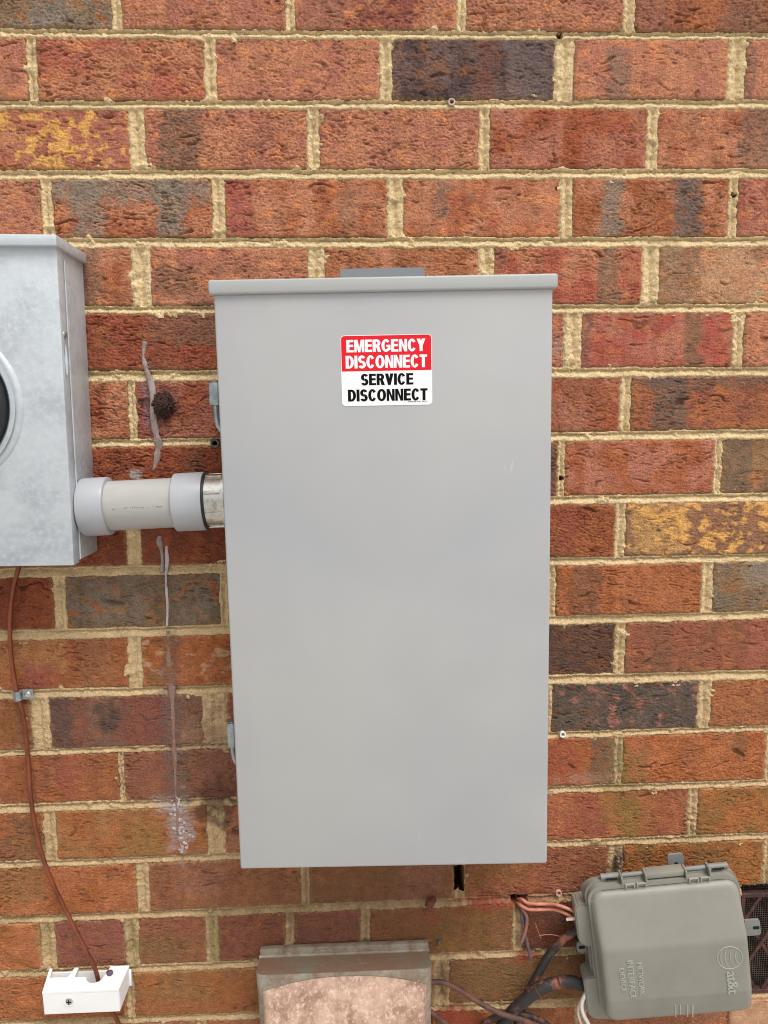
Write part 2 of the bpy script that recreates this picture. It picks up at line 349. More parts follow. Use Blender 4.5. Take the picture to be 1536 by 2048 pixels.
def course_line(k, which):
    l = COURSES[k][1 if which == 't' else 2]
    a = at(0, l[0]); b = at(1536, l[1])
    s = (b.z-a.z)/(b.x-a.x)
    return a.z-s*a.x+(0.0007 if which == 't' else -0.0007), s               # z = c + s x
LINES = [(course_line(k, 't'), course_line(k, 'b')) for k in range(len(COURSES))]
XR = []                                # per course: world x ranges of the bricks
for k, (cn, tp, bt) in enumerate(COURSES):
    row = []
    for b in BR[cn]:
        rr = []
        for px in b[:2]:
            ym = (tp[0]+(tp[1]-tp[0])*px/1536 + bt[0]+(bt[1]-bt[0])*px/1536)/2
            rr.append(at(px, ym).x)
        row.append((rr[0]-0.0007, rr[1]+0.0007))
    XR.append(row)
VX0 = at(1480, 1880).x; VZ1 = at(1500, 1773).z; VZ0 = at(1500, 1992).z; VX1 = VX0+0.20   # vent opening

def brick_arrays(xl, xr, lt, lb, c1, c2, bands, blotch, rg, seed, res, do_stain=True):
    rs = np.random.RandomState(seed)
    wd = xr-xl; ht = abs((lt[0]+lt[1]*xl)-(lb[0]+lb[1]*xl))
    nu = max(4, int(wd/res)+1); nv = max(4, int(ht/(res*0.68))+1)
    s, t = np.meshgrid(np.linspace(0, 1, nu), np.linspace(0, 1, nv))
    X = xl+s*wd
    zt = lt[0]+lt[1]*X; zb = lb[0]+lb[1]*X
    Z = zt+(zb-zt)*t
    sd = seed*13 % 9973
    # wobbly edges
    ex = 0.0018*gn(X*0+seed, Z*55, sd+1)+0.0010*gn(X*0+seed, Z*260, sd+2)
    ez = 0.0016*gn(X*38, Z*0+seed, sd+3)+0.0009*gn(X*240, Z*0+seed, sd+4)
    Xw = X+ex*np.abs(2*s-1)**3; Zw = Z+ez*np.abs(2*t-1)**3
    de = np.minimum(np.minimum(s*wd, (1-s)*wd), np.minimum(t*ht, (1-t)*ht))
    de = de-0.0011*(fbm(X*120, Z*120, 3, sd+5)+0.3)
    r = 0.0030
    e = np.clip(de, 0, r)
    rnd = r-np.sqrt(np.maximum(r*r-(r-e)**2, 0))
    y = rnd*0.9
    # chips
    ch = sst(0.45, 0.75, fbm(X*95, Z*95, 3, sd+6))*sst(0.008, 0.001, de)
    y = y+ch*0.003
    # rough drawn face: torn pits and horizontal cracks
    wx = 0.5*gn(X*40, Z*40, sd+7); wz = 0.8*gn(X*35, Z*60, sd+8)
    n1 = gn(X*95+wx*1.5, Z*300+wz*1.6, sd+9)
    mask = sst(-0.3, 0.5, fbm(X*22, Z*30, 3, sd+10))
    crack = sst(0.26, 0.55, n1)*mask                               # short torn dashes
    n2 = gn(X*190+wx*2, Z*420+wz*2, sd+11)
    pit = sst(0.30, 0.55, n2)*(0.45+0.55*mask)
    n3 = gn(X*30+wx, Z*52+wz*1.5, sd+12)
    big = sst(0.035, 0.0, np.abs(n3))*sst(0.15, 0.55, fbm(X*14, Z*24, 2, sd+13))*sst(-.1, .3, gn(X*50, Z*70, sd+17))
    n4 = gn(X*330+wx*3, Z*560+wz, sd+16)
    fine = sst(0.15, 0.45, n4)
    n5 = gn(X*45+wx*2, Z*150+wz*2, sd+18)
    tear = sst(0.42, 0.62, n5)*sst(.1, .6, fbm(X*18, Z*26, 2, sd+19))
    rg = rg*rs.uniform(0.55, 1.0)
    y = y+rg*(0.0022*crack+0.0016*pit+0.0034*big+0.0036*tear+0.0010*fine-0.0010*fbm(X*55, Z*85, 4, sd+14)-0.0005*gn(X*420, Z*520, sd+15))
    y = y+rs.uniform(-0.0012, 0.0016)+rs.uniform(-0.0015, 0.0015)*(s-0.5)+rs.uniform(-0.001, 0.001)*(t-0.5)
    # colour of the clay
    def lift(c):
        return np.array(S(*c))*1.07+0.013
    C1, C2 = lift(c1), lift(c2)
    a = sst(-0.35, 0.45, fbm(X*26, Z*18, 4, sd+20))[..., None]
    C = C1*(1-a)+C2*a
    st = gn(X*70, Z*9, sd+21)[..., None]
    C = C*(1+0.10*st)
    mot = fbm(X*110, Z*130, 4, sd+22)[..., None]
    C = C*(1+0.20*mot)
    brn = sst(0.05, 0.7, fbm(X*30, Z*34, 4, sd+24))[..., None]*0.38
    C = C*(1-brn)+np.array(S(140, 96, 72))*brn
    warm = sst(0.1, 0.6, fbm(X*45, Z*60, 3, sd+23))[..., None]*0.35
    C = C*(1-warm)+np.array(S(190, 120, 70))*warm*(C1.mean()/0.17)
    for i, (s0, s1, t0, t1, c, k) in enumerate(bands):
        nz = 0.05*fbm(X*60, Z*60, 3, sd+30+i)
        sw = 0.025
        m = sst(s0-sw, s0+sw, s+nz)*sst(s1+sw, s1-sw, s+nz)
        if t0 > 0.01: m = m*sst(t0-0.1, t0+0.1, t+3*nz)
        if t1 < 0.99: m = m*sst(t1+0.1, t1-0.1, t+3*nz)
        m = (m*k*(0.85+0.3*gn(X*90, Z*90, sd+40+i)))[..., None].clip(0, 1)
        C = C*(1-m)+lift(c)*(1+0.18*mot)*m
    if blotch:
        f = fbm(X*60, Z*75, 5, sd+50)+0.35*gn(X*14, Z*20, sd+51)
        m = (sst(blotch[1]-0.08, blotch[1]+0.32, f)*0.95)[..., None]
        C = C*(1-m)+np.array(S(*blotch[0]))*(1+0.12*mot)*m
    pore = np.clip(0.6*crack+0.4*pit+0.8*big+0.9*tear+0.25*fine, 0, 1)[..., None]*0.48  # paints the shade of cracks and pits into the colour, with their dirt
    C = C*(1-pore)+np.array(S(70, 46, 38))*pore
    # mortar dust along the arrises
    du = (sst(0.0028, 0.0, de+0.002*fbm(X*200, Z*200, 2, sd+60))*0.45)[..., None]
    C = C*(1-du)+np.array(S(190, 158, 116))*du
    if do_stain: C = stain(X.ravel(), Z.ravel(), C.reshape(-1, 3).copy()).reshape(C.shape)
    V = np.stack([Xw, y, Zw], -1).reshape(-1, 3); C = C.reshape(-1, 3).clip(0.005, 0.9)
    idx = np.arange(nu*nv).reshape(nv, nu)
    Q = np.stack([idx[:-1, :-1], idx[1:, :-1], idx[1:, 1:], idx[:-1, 1:]], -1).reshape(-1, 4)
    # sides running back into the wall
    ring = np.concatenate([idx[0, :], idx[1:, -1], idx[-1, -2::-1], idx[-2:0:-1, 0]])
    Bk = V[ring].copy(); Bk[:, 1] = 0.05
    n0 = len(V); m = len(ring); j = np.arange(m); j2 = (j+1) % m
    Qs = np.stack([ring[j], ring[j2], n0+j2, n0+j], -1)
    V = np.concatenate([V, Bk]); C = np.concatenate([C, C[ring]])
    Q = np.concatenate([Q, Qs])
    return V, Q, C

wall = thing('brick_wall', 'weathered red and orange brick wall with sandy tan mortar joints', 'wall', (0.4, 0, -2.02))
WO = np.array([0.4, 0, -2.02])
RES = 0.0014
seed = 11
for k in range(len(COURSES)):
    for i, b in enumerate(BR[COURSES[k][0]]):
        seed += 1
        xl, xr = XR[k][i]
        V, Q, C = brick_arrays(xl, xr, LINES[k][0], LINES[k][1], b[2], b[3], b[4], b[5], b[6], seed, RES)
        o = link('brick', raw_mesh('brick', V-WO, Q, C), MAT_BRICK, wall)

# bricks beyond the picture, coarse, one part
def outer_bricks():
    AV, AQ, AC = [], [], []; n = 0
    rs = np.random.RandomState(3)
    L, Rr = -1.3, 2.1
    pal = [O_, R_, OB, B_, (172, 92, 66), W_, (150, 84, 60)]
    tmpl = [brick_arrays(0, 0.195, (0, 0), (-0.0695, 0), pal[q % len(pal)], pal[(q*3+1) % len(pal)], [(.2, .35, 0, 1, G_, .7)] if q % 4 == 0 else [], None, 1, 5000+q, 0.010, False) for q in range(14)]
    def put(xl, xr, lt, lb):
        nonlocal n
        V, Q, C = tmpl[rs.randint(len(tmpl))]
        V = V.copy(); fr = V[:, 0]/0.195; ft = -V[:, 2]/0.0695
        V[:, 0] = xl+fr*(xr-xl)
        zt = lt[0]+lt[1]*V[:, 0]; zb = lb[0]+lb[1]*V[:, 0]
        V[:, 2] = zt+(zb-zt)*ft
        AV.append(V); AQ.append(Q+n); AC.append(C*rs.uniform(.85, 1.12)); n += len(V)
    gap = 0.012
    for k in range(len(COURSES)):
        lt, lb = LINES[k]
        x = XR[k][0][0]-gap
        while x > L: put(x-0.195, x, lt, lb); x -= 0.195+gap
        x = XR[k][-1][1]+gap
        if COURSES[k][0] in 'PQ': x = VX1+0.012
        if COURSES[k][0] == 'R': x = XR[k][-1][1]+gap
        while x < Rr: put(x, x+0.195, lt, lb); x += 0.195+gap
    pitch = 0.081; h = 0.0695
    z = LINES[0][0][0]+LINES[0][0][1]*0.4+0.0115; k = 1
    while z < 1.0:
        x = L+0.1*(k % 2)
        while x < Rr: put(x, x+0.195, (z+h, 0), (z, 0)); x += 0.207
        z += pitch; k += 1
    zz = LINES[-1][1][0]+LINES[-1][1][1]*0.4-0.018; k = 0
    while zz > -2.0:
        x = L+0.1*(k % 2)
        while x < Rr: put(x, x+0.195, (zz, 0), (zz-h, 0)); x += 0.207
        zz -= pitch; k += 1
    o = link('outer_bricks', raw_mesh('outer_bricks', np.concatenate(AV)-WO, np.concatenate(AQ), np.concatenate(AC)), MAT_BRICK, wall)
    o['kind'] = 'stuff'
outer_bricks()

# holes drilled or left in the joints: (photo x, y, radius px)
HOLES = [(1120, 70, 6), (903, 205, 4), (1125, 1468, 3), (430, 887, 8), (1036, 1800, 15), (1046, 1796, 10), (1117, 1785, 3), (985, 232, 5), (1470, 388, 5), (1124, 957, 4)]
GAPS = [(909, 1733, 929, 1780)]        # an open head joint below the grey cabinet
def mortar():
    r = 0.0013
    x0, x1, z0, z1 = -0.32, 1.14, -1.425, 0.085
    xs = np.arange(x0, x1, r); zs = np.arange(z1, z0, -r)
    X, Z = np.meshgrid(xs, zs)
    Xp = X+0.0019*fbm(X*45, Z*45, 3, 71)+0.0012*gn(X*210, Z*210, 72)
    Zp = Z+0.0016*fbm(X*30, Z*45, 3, 73)+0.0009*gn(X*200, Z*200, 74)
    depth = np.full(X.shape, 0.014); inj = np.zeros(X.shape)
    keep = np.zeros(X.shape, bool)
    nC = len(COURSES)
    mg = 0.0065
    FX, FZ, FD, FK = Xp, Zp, depth, keep
    for k in range(-1, nC):
        # bed joint between course k and k+1, worked on the rows near it
        tpz = max(LINES[k][1][0]+LINES[k][1][1]*xx for xx in (x0, x1)) if k >= 0 else z1
        btz = min(LINES[k+1][1][0]+LINES[k+1][1][1]*xx for xx in (x0, x1)) if k+1 < nC else z0
        i0 = max(0, int((z1-tpz-0.012)/r)); i1 = min(len(zs), int((z1-btz+0.012)/r)+1)
        if i1 <= i0: continue
        Xp, Zp, depth, keep = FX[i0:i1], FZ[i0:i1], FD[i0:i1], FK[i0:i1]
        top = (LINES[k][1][0]+LINES[k][1][1]*Xp) if k >= 0 else (LINES[0][0][0]+LINES[0][0][1]*Xp+0.0125)
        bot = (LINES[k+1][0][0]+LINES[k+1][0][1]*Xp) if k+1 < nC else (top-0.0125)
        wv = top-bot
        v = (top-Zp)/wv
        m = (Zp <= top+mg) & (Zp >= bot-mg)
        pv = np.interp(v, [-0.4, 0.0, 0.06, 0.13, 0.22, 0.29, 0.34, 0.42, 0.65, 0.9, 1.0, 1.35], [0.010, 0.0048, 0.0016, 0.0010, 0.0022, 0.0062, 0.0064, 0.0046, 0.0024, 0.0004, 0.0004, 0.006])
        depth[m] = np.minimum(depth, pv)[m]; keep |= m
        if k+1 < nC:
            tz = LINES[k+1][0][0]+LINES[k+1][0][1]*Xp; bz = LINES[k+1][1][0]+LINES[k+1][1][1]*Xp
            inc = (Zp < tz) & (Zp > bz)
            row = XR[k+1]
            for i in range(len(row)+1):
                a = row[i-1][1] if i > 0 else row[0][0]-0.012
                b = row[i][0] if i < len(row) else row[-1][1]+0.012
                j0 = max(0, int((a-0.012-x0)/r)); j1 = min(len(xs), int((b+0.012-x0)/r)+1)
                if j1 <= j0: continue
                u = (Xp[:, j0:j1]-a)/(b-a)
                m = inc[:, j0:j1] & (Xp[:, j0:j1] > a-mg) & (Xp[:, j0:j1] < b+mg)
                pu = np.interp(u, [-0.35, 0, 0.1, 0.35, 0.47, 0.53, 0.65, 0.9, 1.0, 1.35], [0.007, 0.003, 0.0010, 0.0030, 0.0056, 0.0056, 0.0030, 0.0010, 0.003, 0.007])
                depth[:, j0:j1][m] = np.minimum(depth[:, j0:j1], pu)[m]; keep[:, j0:j1] |= m
    depth, keep = FD, FK
    vent = (X > VX0) & (X < VX1) & (Z > VZ0) & (Z < VZ1)
    keep &= ~vent
    idx = np.arange(X.size).reshape(X.shape)
    kf = keep[:-1, :-1] & keep[1:, :-1] & keep[1:, 1:] & keep[:-1, 1:]
    Q = np.stack([idx[:-1, :-1], idx[1:, :-1], idx[1:, 1:], idx[:-1, 1:]], -1)[kf]
    used = np.unique(Q); remap = np.full(X.size, -1); remap[used] = np.arange(len(used))
    X, Z, depth = X.ravel()[used], Z.ravel()[used], depth.ravel()[used]
    smear = sst(0.36, 0.72, fbm(X*38, Z*55, 4, 88))*(depth > 0.0012)*sst(0.0125, 0.009, depth)
    depth = depth*(1-smear)-0.0006*smear
    # sand texture, runs and crumbs
    depth = depth-0.0013*fbm(X*150, Z*150, 3, 75)-0.0009*gn(X*420, Z*420, 76)-0.0010*fbm(X*30, Z*60, 3, 77)
    depth = depth+0.0022*sst(0.5, 0.8, fbm(X*70, Z*110, 3, 78))
    dead = np.zeros(X.shape, bool)
    for hx, hz, hr in HOLES:
        p = at(hx, hz); rr = hr*0.00064
        m = np.hypot(X-p.x, Z-p.z) < rr*1.6
        q = np.hypot(X[m]-p.x, Z[m]-p.z)/rr+0.25*gn(X[m]*160, Z[m]*160, 79)
        depth[m] += 0.03*sst(1.1, 0.75, q)
        dead[np.flatnonzero(m)[q < 0.8]] = True
    for gx0, gy0, gx1, gy1 in GAPS:
        a = at(gx0, gy0); b = at(gx1, gy1)
        m = (X > a.x+0.001*gn(X*90, Z*90, 80)) & (X < b.x) & (Z < a.z) & (Z > b.z+0.004*gn(X*150, Z*150, 81))
        dead |= m
    C = np.empty(X.shape+(3,))
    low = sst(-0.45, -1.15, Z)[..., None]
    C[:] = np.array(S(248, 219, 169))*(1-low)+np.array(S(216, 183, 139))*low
    va = fbm(X*40, Z*70, 4, 82)[..., None]
    C *= 1+0.13*va
    wm = sst(0.0, 0.7, fbm(X*16, Z*24, 3, 83))[..., None]*0.3
    C = C*(1-wm)+np.array(S(228, 200, 158))*wm
    drt = sst(0.25, 0.75, fbm(X*22, Z*55, 4, 84))[..., None]*0.30
    C = C*(1-drt)+np.array(S(142, 112, 80))*drt
    mossy = (sst(0.1, 0.6, fbm(X*12, Z*18, 3, 85))*sst(-0.8, -1.15, Z)*0.35)[..., None]
    C = C*(1-mossy)+np.array(S(128, 118, 72))*mossy
    C = stain(X, Z, C)
    V = np.stack([X, depth, Z], -1)
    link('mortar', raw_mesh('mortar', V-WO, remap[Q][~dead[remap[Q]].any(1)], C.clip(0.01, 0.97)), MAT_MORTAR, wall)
    # masonry behind: backing and the mortar beyond the picture
    plain = mat('plain_mortar', S(232, 200, 146), 0.95, 0, (60, S(200, 166, 120), 0.4, 0.65), None, (400, 0.6, 0.002))
    bm = bmesh.new()
    O = Vector(WO)
    def bb(a, b): box(bm, Vector(a)-O, Vector(b)-O)
    bb((-1.31, 0.13, -2.02), (2.11, 0.24, 1.0))
    bb((-1.31, 0.006, -2.02), (x0+0.002, 0.129, 1.0)); bb((x1-0.004, 0.006, -2.02), (2.11, 0.129, 1.0))
    bb((x0+0.003, 0.006, z1-0.003), (x1-0.005, 0.129, 1.0)); bb((x0+0.003, 0.006, -2.02), (x1-0.005, 0.129, z0+0.004))
    obj('wall_backing', bm, plain, wall)
mortar()

# ------------------------------------------------------------------ shared materials
def enamel():
    m, t, b = base_mat('grey_enamel')
    f = noise(t, 3.2, 3, 0.5); k = ramp(t, f, [(0.35, S4(171, 172, 175)), (0.65, S4(180, 180, 177))])
    st = noise(t, 26, 4, 0.6, (1, 1, 0.06)); k2 = ramp(t, st, [(0.30, (0.988,)*3+(1,)), (0.70, (1.006,)*3+(1,))])
    c = mixc(t, 1.0, k, k2, 'MULTIPLY')
    sp = noise(t, 420, 2, 0.5); k3 = ramp(t, sp, [(0.74, (0, 0, 0, 1)), (0.80, (0.5, 0.5, 0.5, 1))])
    c = mixc(t, k3, c, S4(150, 148, 142))
    sc_ = noise(t, 60, 3, 0.5, (5, 1, 0.5)); k4 = ramp(t, sc_, [(0.74, (0, 0, 0, 1)), (0.79, (0.35, 0.35, 0.35, 1))])
    c = mixc(t, k4, c, S4(206, 206, 204))
    t.links.new(c, b.inputs['Base Color'])
    r_ = noise(t, 5, 5, 0.65); k5 = ramp(t, r_, [(0.3, (0.26,)*3+(1,)), (0.7, (0.46,)*3+(1,))]); t.links.new(k5, b.inputs['Roughness'])
    b.inputs['Specular IOR Level'].default_value = 0.6
    n1 = bump(t, b, noise(t, 5.5, 2, 0.4), 0.5, 0.012)
    bump(t, b, noise(t, 500, 3, 0.6), 0.06, 0.0005, n1)
    return m
GREY = enamel()
GREYCAP = mat('grey_enamel_cap', S(174, 176, 174), 0.45, 0, (5, S(178, 180, 177), 0.4, 0.7), None, (700, 0.05, 0.0004), 0.4)
HUBGREY = mat('hub_grey', S(132, 136, 140), 0.5)
ALU = mat('weathered_aluminium', S(196, 202, 206), 0.46, 0.2, (15, S(170, 176, 183), 0.42, 0.70, (1, 1, 1.5)), (120, S(206, 211, 215), 0.45, 0.75), (30, 0.35, 0.003), 0.5, (24, 0.36, 0.6))
ALUSIDE = ALU
PVC = mat('grey_pvc', S(178, 177, 174), 0.5, 0, (30, S(172, 169, 163), 0.42, 0.62, (0.25, 1, 1)), (160, S(150, 140, 126), 0.70, 0.8, (0.3, 1, 1)), None, 0.4)
PVCFIT = mat('grey_pvc_fitting', S(178, 180, 184), 0.35, 0, (8, S(170, 172, 176), 0.4, 0.65), None, None, 0.5)
ZINC = mat('zinc_plated', S(176, 186, 190), 0.35, 0.85, (120, S(140, 150, 152), 0.4, 0.7))
CHROME = mat('diecast_metal', S(206, 204, 196), 0.28, 0.9, (150, S(160, 156, 148), 0.5, 0.7), None, (300, 0.15, 0.0006))
COPPER = mat('dull_copper', S(150, 84, 58), 0.38, 0.55, (55, S(112, 62, 44), 0.4, 0.62, (1, 1, 0.4)), (120, S(190, 124, 96), 0.62, 0.75, (1, 1, 0.3)))
WHITE = mat('white_plastic', S(238, 237, 236), 0.4, 0, (12, S(230, 228, 226), 0.4, 0.7), (260, S(206, 202, 198), 0.72, 0.8))
RUBBER = mat('black_rubber', S(30, 30, 34), 0.45)
DARK = mat('dark_void', S(24, 20, 18), 0.9)
CAULK = mat('grey_caulk', S(168, 154, 150), 0.55, 0, (70, S(136, 112, 102), 0.42, 0.62), (420, S(86, 64, 54), 0.64, 0.70), (160, 0.4, 0.002))
STREAK = mat('brown_caulk', S(150, 120, 106), 0.6, 0, (120, S(138, 96, 76), 0.4, 0.6, (1, 1, 0.3)), (220, S(178, 164, 160), 0.58, 0.72), (260, 0.5, 0.002))
SPLASH = mat('white_splash', S(196, 190, 190), 0.7, 0, (160, S(150, 140, 138), 0.45, 0.7), None, (300, 0.5, 0.002))

# ------------------------------------------------------------------ service disconnect cabinet
PC = Vector((0.4272, -0.135, -0.6590)); PW, PH = 0.3654, 0.6669
PM = Matrix.Translation(PC) @ (Matrix.Rotation(-0.0485, 3, 'Z') @ Matrix.Rotation(0.0076, 3, 'X') @ Matrix.Rotation(-0.0145, 3, 'Y')).to_4x4()
PMI = PM.inverted()
def onpanel(px, py, off=0.0):
    """local (x, z) on the cabinet cover under a photo pixel"""
    o = PMI @ CAM; d = PMI.to_3x3() @ ray(px, py)
    t = (-off-o.y)/d.y
    p = o+d*t
    return p.x, p.z
def cabinet():
    root = thing('disconnect_cabinet', 'tall light grey metal cabinet with a red and white emergency disconnect label', 'electrical cabinet', mat4=PM)
    hw, hh = PW/2, PH/2
    bm = bmesh.new()                       # cover, wraps round the front
    box(bm, (-hw, 0, -hh), (hw, 0.034, hh-0.001), 0.0028, 3)
    obj('cover', bm, GREY, root, True)
    bm = bmesh.new()                       # body, back against the wall
    vs = box(bm, (-hw+0.004, 0.03, -hh+0.004), (hw-0.004, 0.12, hh-0.004), 0.002, 2)
    for v in vs:
        if v.co.y > 0.1:
            p = PM @ v.co; p.y = -0.0035-(0.12-v.co.y)*0.5; v.co = PMI @ p
    obj('body', bm, GREY, root, True)
    bm = bmesh.new()                       # drip cap with a turned-down lip
    box(bm, (-hw-0.0044, -0.0045, hh-0.0025), (hw+0.0044, 0.112, hh+0.0128), 0.0024, 3)
    obj('drip_cap', bm, GREYCAP, root, True)
    x0 = (PMI @ at(681, 545, 0.085)).x; x1 = (PMI @ at(848, 545, 0.085)).x; zt = (PMI @ at(764, 539.5, 0.085)).z
    bm = bmesh.new()
    prism(bm, rrect(x0, x1, hh+0.0131, zt, 0.004), Matrix.Translation((0, 0.105, 0)) @ FRONT, 0.062)
    obj('hub_plate', bm, HUBGREY, root, True)
    # hinges showing past the left side
    def hinge(pxl, pyt, pyb, pyr, dd, w_):
        a = PMI @ at(pxl, pyt, dd); b = PMI @ at(pxl, pyb, dd); c = PMI @ at(pxl+8, pyr, dd)
        bm = bmesh.new()
        box(bm, (a.x, a.y-0.006, b.z), (a.x+w_, a.y+0.008, a.z), 0.0015, 2)
        box(bm, (a.x+w_*0.6, a.y+0.009, b.z+0.002), (-hw+0.006, a.y+0.0115, a.z-0.002))
        h = obj('hinge', bm, ZINC, root, True)
        bm = bmesh.new()
        x = a.x+w_*0.55
        tube(bm, [(x, a.y, a.z+0.001), (x, a.y, b.z), (x+0.0004, a.y, c.z+0.014), (x+0.003, a.y, c.z+0.004), (x+0.009, a.y+0.001, c.z-0.002), (x+0.02, a.y+0.002, c.z-0.003)], 0.0033, 10)
        obj('hinge_pin', bm, ZINC, h, True)
    hinge(419, 765, 811, 862, 0.085, 0.011)
    hinge(455, 1444, 1492, 1528, 0.085, 0.009)
    for p0, p1, w_ in (((838, 1668), (837, 1681), .0005), ((1026, 915), (1021, 950), .0007), ((1008, 925), (1012, 945), .0005)):
        a, b = onpanel(*p0), onpanel(*p1); bm = bmesh.new()
        prism(bm, [(a[0]-w_*.2, a[1]), (b[0]-w_/2, (a[1]+b[1])/2), (b[0], b[1]), (a[0]+w_*.5, (a[1]+b[1])/2)], Matrix.Translation((0, -.00002, 0)) @ FRONT, .00008)
        obj('paint_scratch', bm, mat('bare_scratch', S(190, 190, 189), .5), root)
    # warning label
    cs = [onpanel(*p) for p in ((681, 671), (863, 668), (865, 809), (684, 812.5))]
    x0 = (cs[0][0]+cs[3][0])/2; x1 = (cs[1][0]+cs[2][0])/2; z1 = (cs[0][1]+cs[1][1])/2; z0 = (cs[2][1]+cs[3][1])/2
    LW, LH = x1-x0, z1-z0
    bm = bmesh.new(); prism(bm, rrect(x0, x1, z0, z1, 0.0042), Matrix.Translation((0, -0.00005, 0)) @ FRONT, 0.0003)
    lab = obj('warning_label', bm, mat('label_white', S(248, 248, 248), 0.35, 0, None, None, None, 0.4), root)
    lab['label'] = 'red and white printed emergency disconnect label'
    bm = bmesh.new()
    zr = z0+LH*0.493; e = LW*0.006
    prism(bm, rrect(x0+e, x1-e, zr, z1-e, 0.0036, 5, True, True, False, False), Matrix.Translation((0, -0.00035, 0)) @ FRONT, 0.0001)
    obj('red_field', bm, mat('label_red', S(232, 14, 36), 0.35, 0, None, None, None, 0.4), lab)
    def fx(u): return x0+LW*(u-236)/1092
    def fz(v): return z1-LH*(v-172)/838
    wm = mat('print_white', S(250, 250, 250), 0.4, spec=0.2); km = mat('print_black', S(12, 12, 15), 0.5, spec=0.1)
    sk = math.radians(-0.0)
    for txt, u0, u1, v0, v1, mm in (('EMERGENCY', 305, 1250, 225, 372, wm), ('DISCONNECT', 292, 1270, 412, 563, wm), ('SERVICE', 470, 1102, 630, 766, km), ('DISCONNECT', 310, 1272, 814, 956, km)):
        bold_text('lettering', txt, fx(u0), fx(u1), fz(v1), fz(v0), -0.0005, mm, lab)
    text_part('lettering', '874660TB 0101  Rev.01', fx(1032), fx(1266), fz(977), fz(962), -0.0005, 0.00008, km, lab, 0.0)
    return root
LW_ = dict(E=.60, M=.82, R=.68, G=.74, N=.68, C=.70, Y=.70, D=.68, I=.25, S=.64, O=.76, T=.62, V=.70)
def glyph(ch, T=.25, h=.185):
    """heavy grotesque capital as a list of polygons in a box of width LW_ and height 1"""
    w = LW_[ch]; P = []
    def q(x0, y0, x1, y1): P.append([(x0, y0), (x1, y0), (x1, y1), (x0, y1)])
    def arc(cx, cy, rx, ry, a0, a1, n=18, t=T, hh=h):
        for k in range(n):
            a, b = math.radians(a0+(a1-a0)*k/n), math.radians(a0+(a1-a0)*(k+1)/n)
            P.append([(cx+rx*math.cos(a), cy+ry*math.sin(a)), (cx+rx*math.cos(b), cy+ry*math.sin(b)), (cx+(rx-t)*math.cos(b), cy+(ry-hh)*math.sin(b)), (cx+(rx-t)*math.cos(a), cy+(ry-hh)*math.sin(a))])
    if ch == 'I': q(0, 0, w, 1)
    elif ch == 'E': q(0, 0, T, 1); q(T, 0, w, h); q(T, .5-h/2+.02, w*.94, .5+h/2+.02); q(T, 1-h, w*.98, 1)
    elif ch == 'T': q(0, 1-h, w, 1); q(w/2-T/2, 0, w/2+T/2, 1-h)
    elif ch == 'O': arc(w/2, .5, w/2, .515, 0, 360, 36)
    elif ch == 'C': arc(w/2, .5, w/2, .515, 33, 327, 30)
    elif ch == 'G': arc(w/2, .5, w/2, .515, 38, 318, 30); q(w*.52, .40, w, .55); q(w-T*.9, .12, w, .40)
    elif ch == 'D': q(0, 0, T, 1); rx = w*.56; q(T, 1-h, w-rx, 1); q(T, 0, w-rx, h); arc(w-rx, .5, rx, .5, -90, 90, 20)
    elif ch == 'S':
        ry = (.5+h/2)/2+.008; hh = h
        arc(w/2, 1.012-ry, w/2*.97, ry, 22, 268, 26); arc(w/2, ry-.012, w/2, ry, 88, -158, 26)
    elif ch == 'R':
        q(0, 0, T, 1); ry = .285; cx = w*.95-ry*1.0; q(T, 1-h, cx, 1); q(T, 1-2*ry, cx, 1-2*ry+h*.95); arc(cx, 1-ry, ry, ry, -90, 90, 16)
        P.append([(w*.42, 1-2*ry+.02), (w*.42+T*1.0, 1-2*ry+.05), (w*1.03, 0), (w*1.03-T*1.15, 0)])
    elif ch == 'N': t = T*.86; q(0, 0, t, 1); q(w-t, 0, w, 1); P.append([(t*.3, 1), (t*1.1, 1), (w-t*.3, 0), (w-t*1.1, 0)])
    elif ch == 'M':
        t = T*.80; q(0, 0, t, 1); q(w-t, 0, w, 1)
        P.append([(t*.3, 1), (t*1.35, 1), (w/2+t*.42, 0), (w/2-t*.42, 0)]); P.append([(w-t*.3, 1), (w/2+t*.42, 0), (w/2-t*.42, 0), (w-t*1.35, 1)])
    elif ch == 'V': P.append([(-.01, 1), (T*1.08, 1), (w/2+T*.46, 0), (w/2-T*.46, 0)]); P.append([(w+.01, 1), (w/2+T*.46, 0), (w/2-T*.46, 0), (w-T*1.08, 1)])
    elif ch == 'Y': q(w/2-T/2, 0, w/2+T/2, .45); P.append([(-.015, 1), (T*1.1, 1), (w/2+T*.5, .42), (w/2-T*.5, .42)]); P.append([(w+.015, 1), (w/2+T*.5, .42), (w/2-T*.5, .42), (w-T*1.1, 1)])
    return P
def bold_text(name, txt, x0, x1, z0, z1, y, m, parent):
    bm = bmesh.new(); adv = 0; polys = []
    for ch in txt:
        for p in glyph(ch): polys.append([(a+adv, b) for a, b in p])
        adv += LW_[ch]+.05
    tot = adv-.05; k = 0
    for p in polys:
        k += 1
        bm.faces.new([bm.verts.new((x0+(x1-x0)*a/tot, y-.000002*(k % 7), z0+(z1-z0)*b)) for a, b in p])
    me = bpy.data.meshes.new(name)
    for f in bm.faces:
        if f.normal.y > 0: f.normal_flip()
    bm.normal_update(); bm.to_mesh(me); bm.free()
    return link(name, me, m, parent)
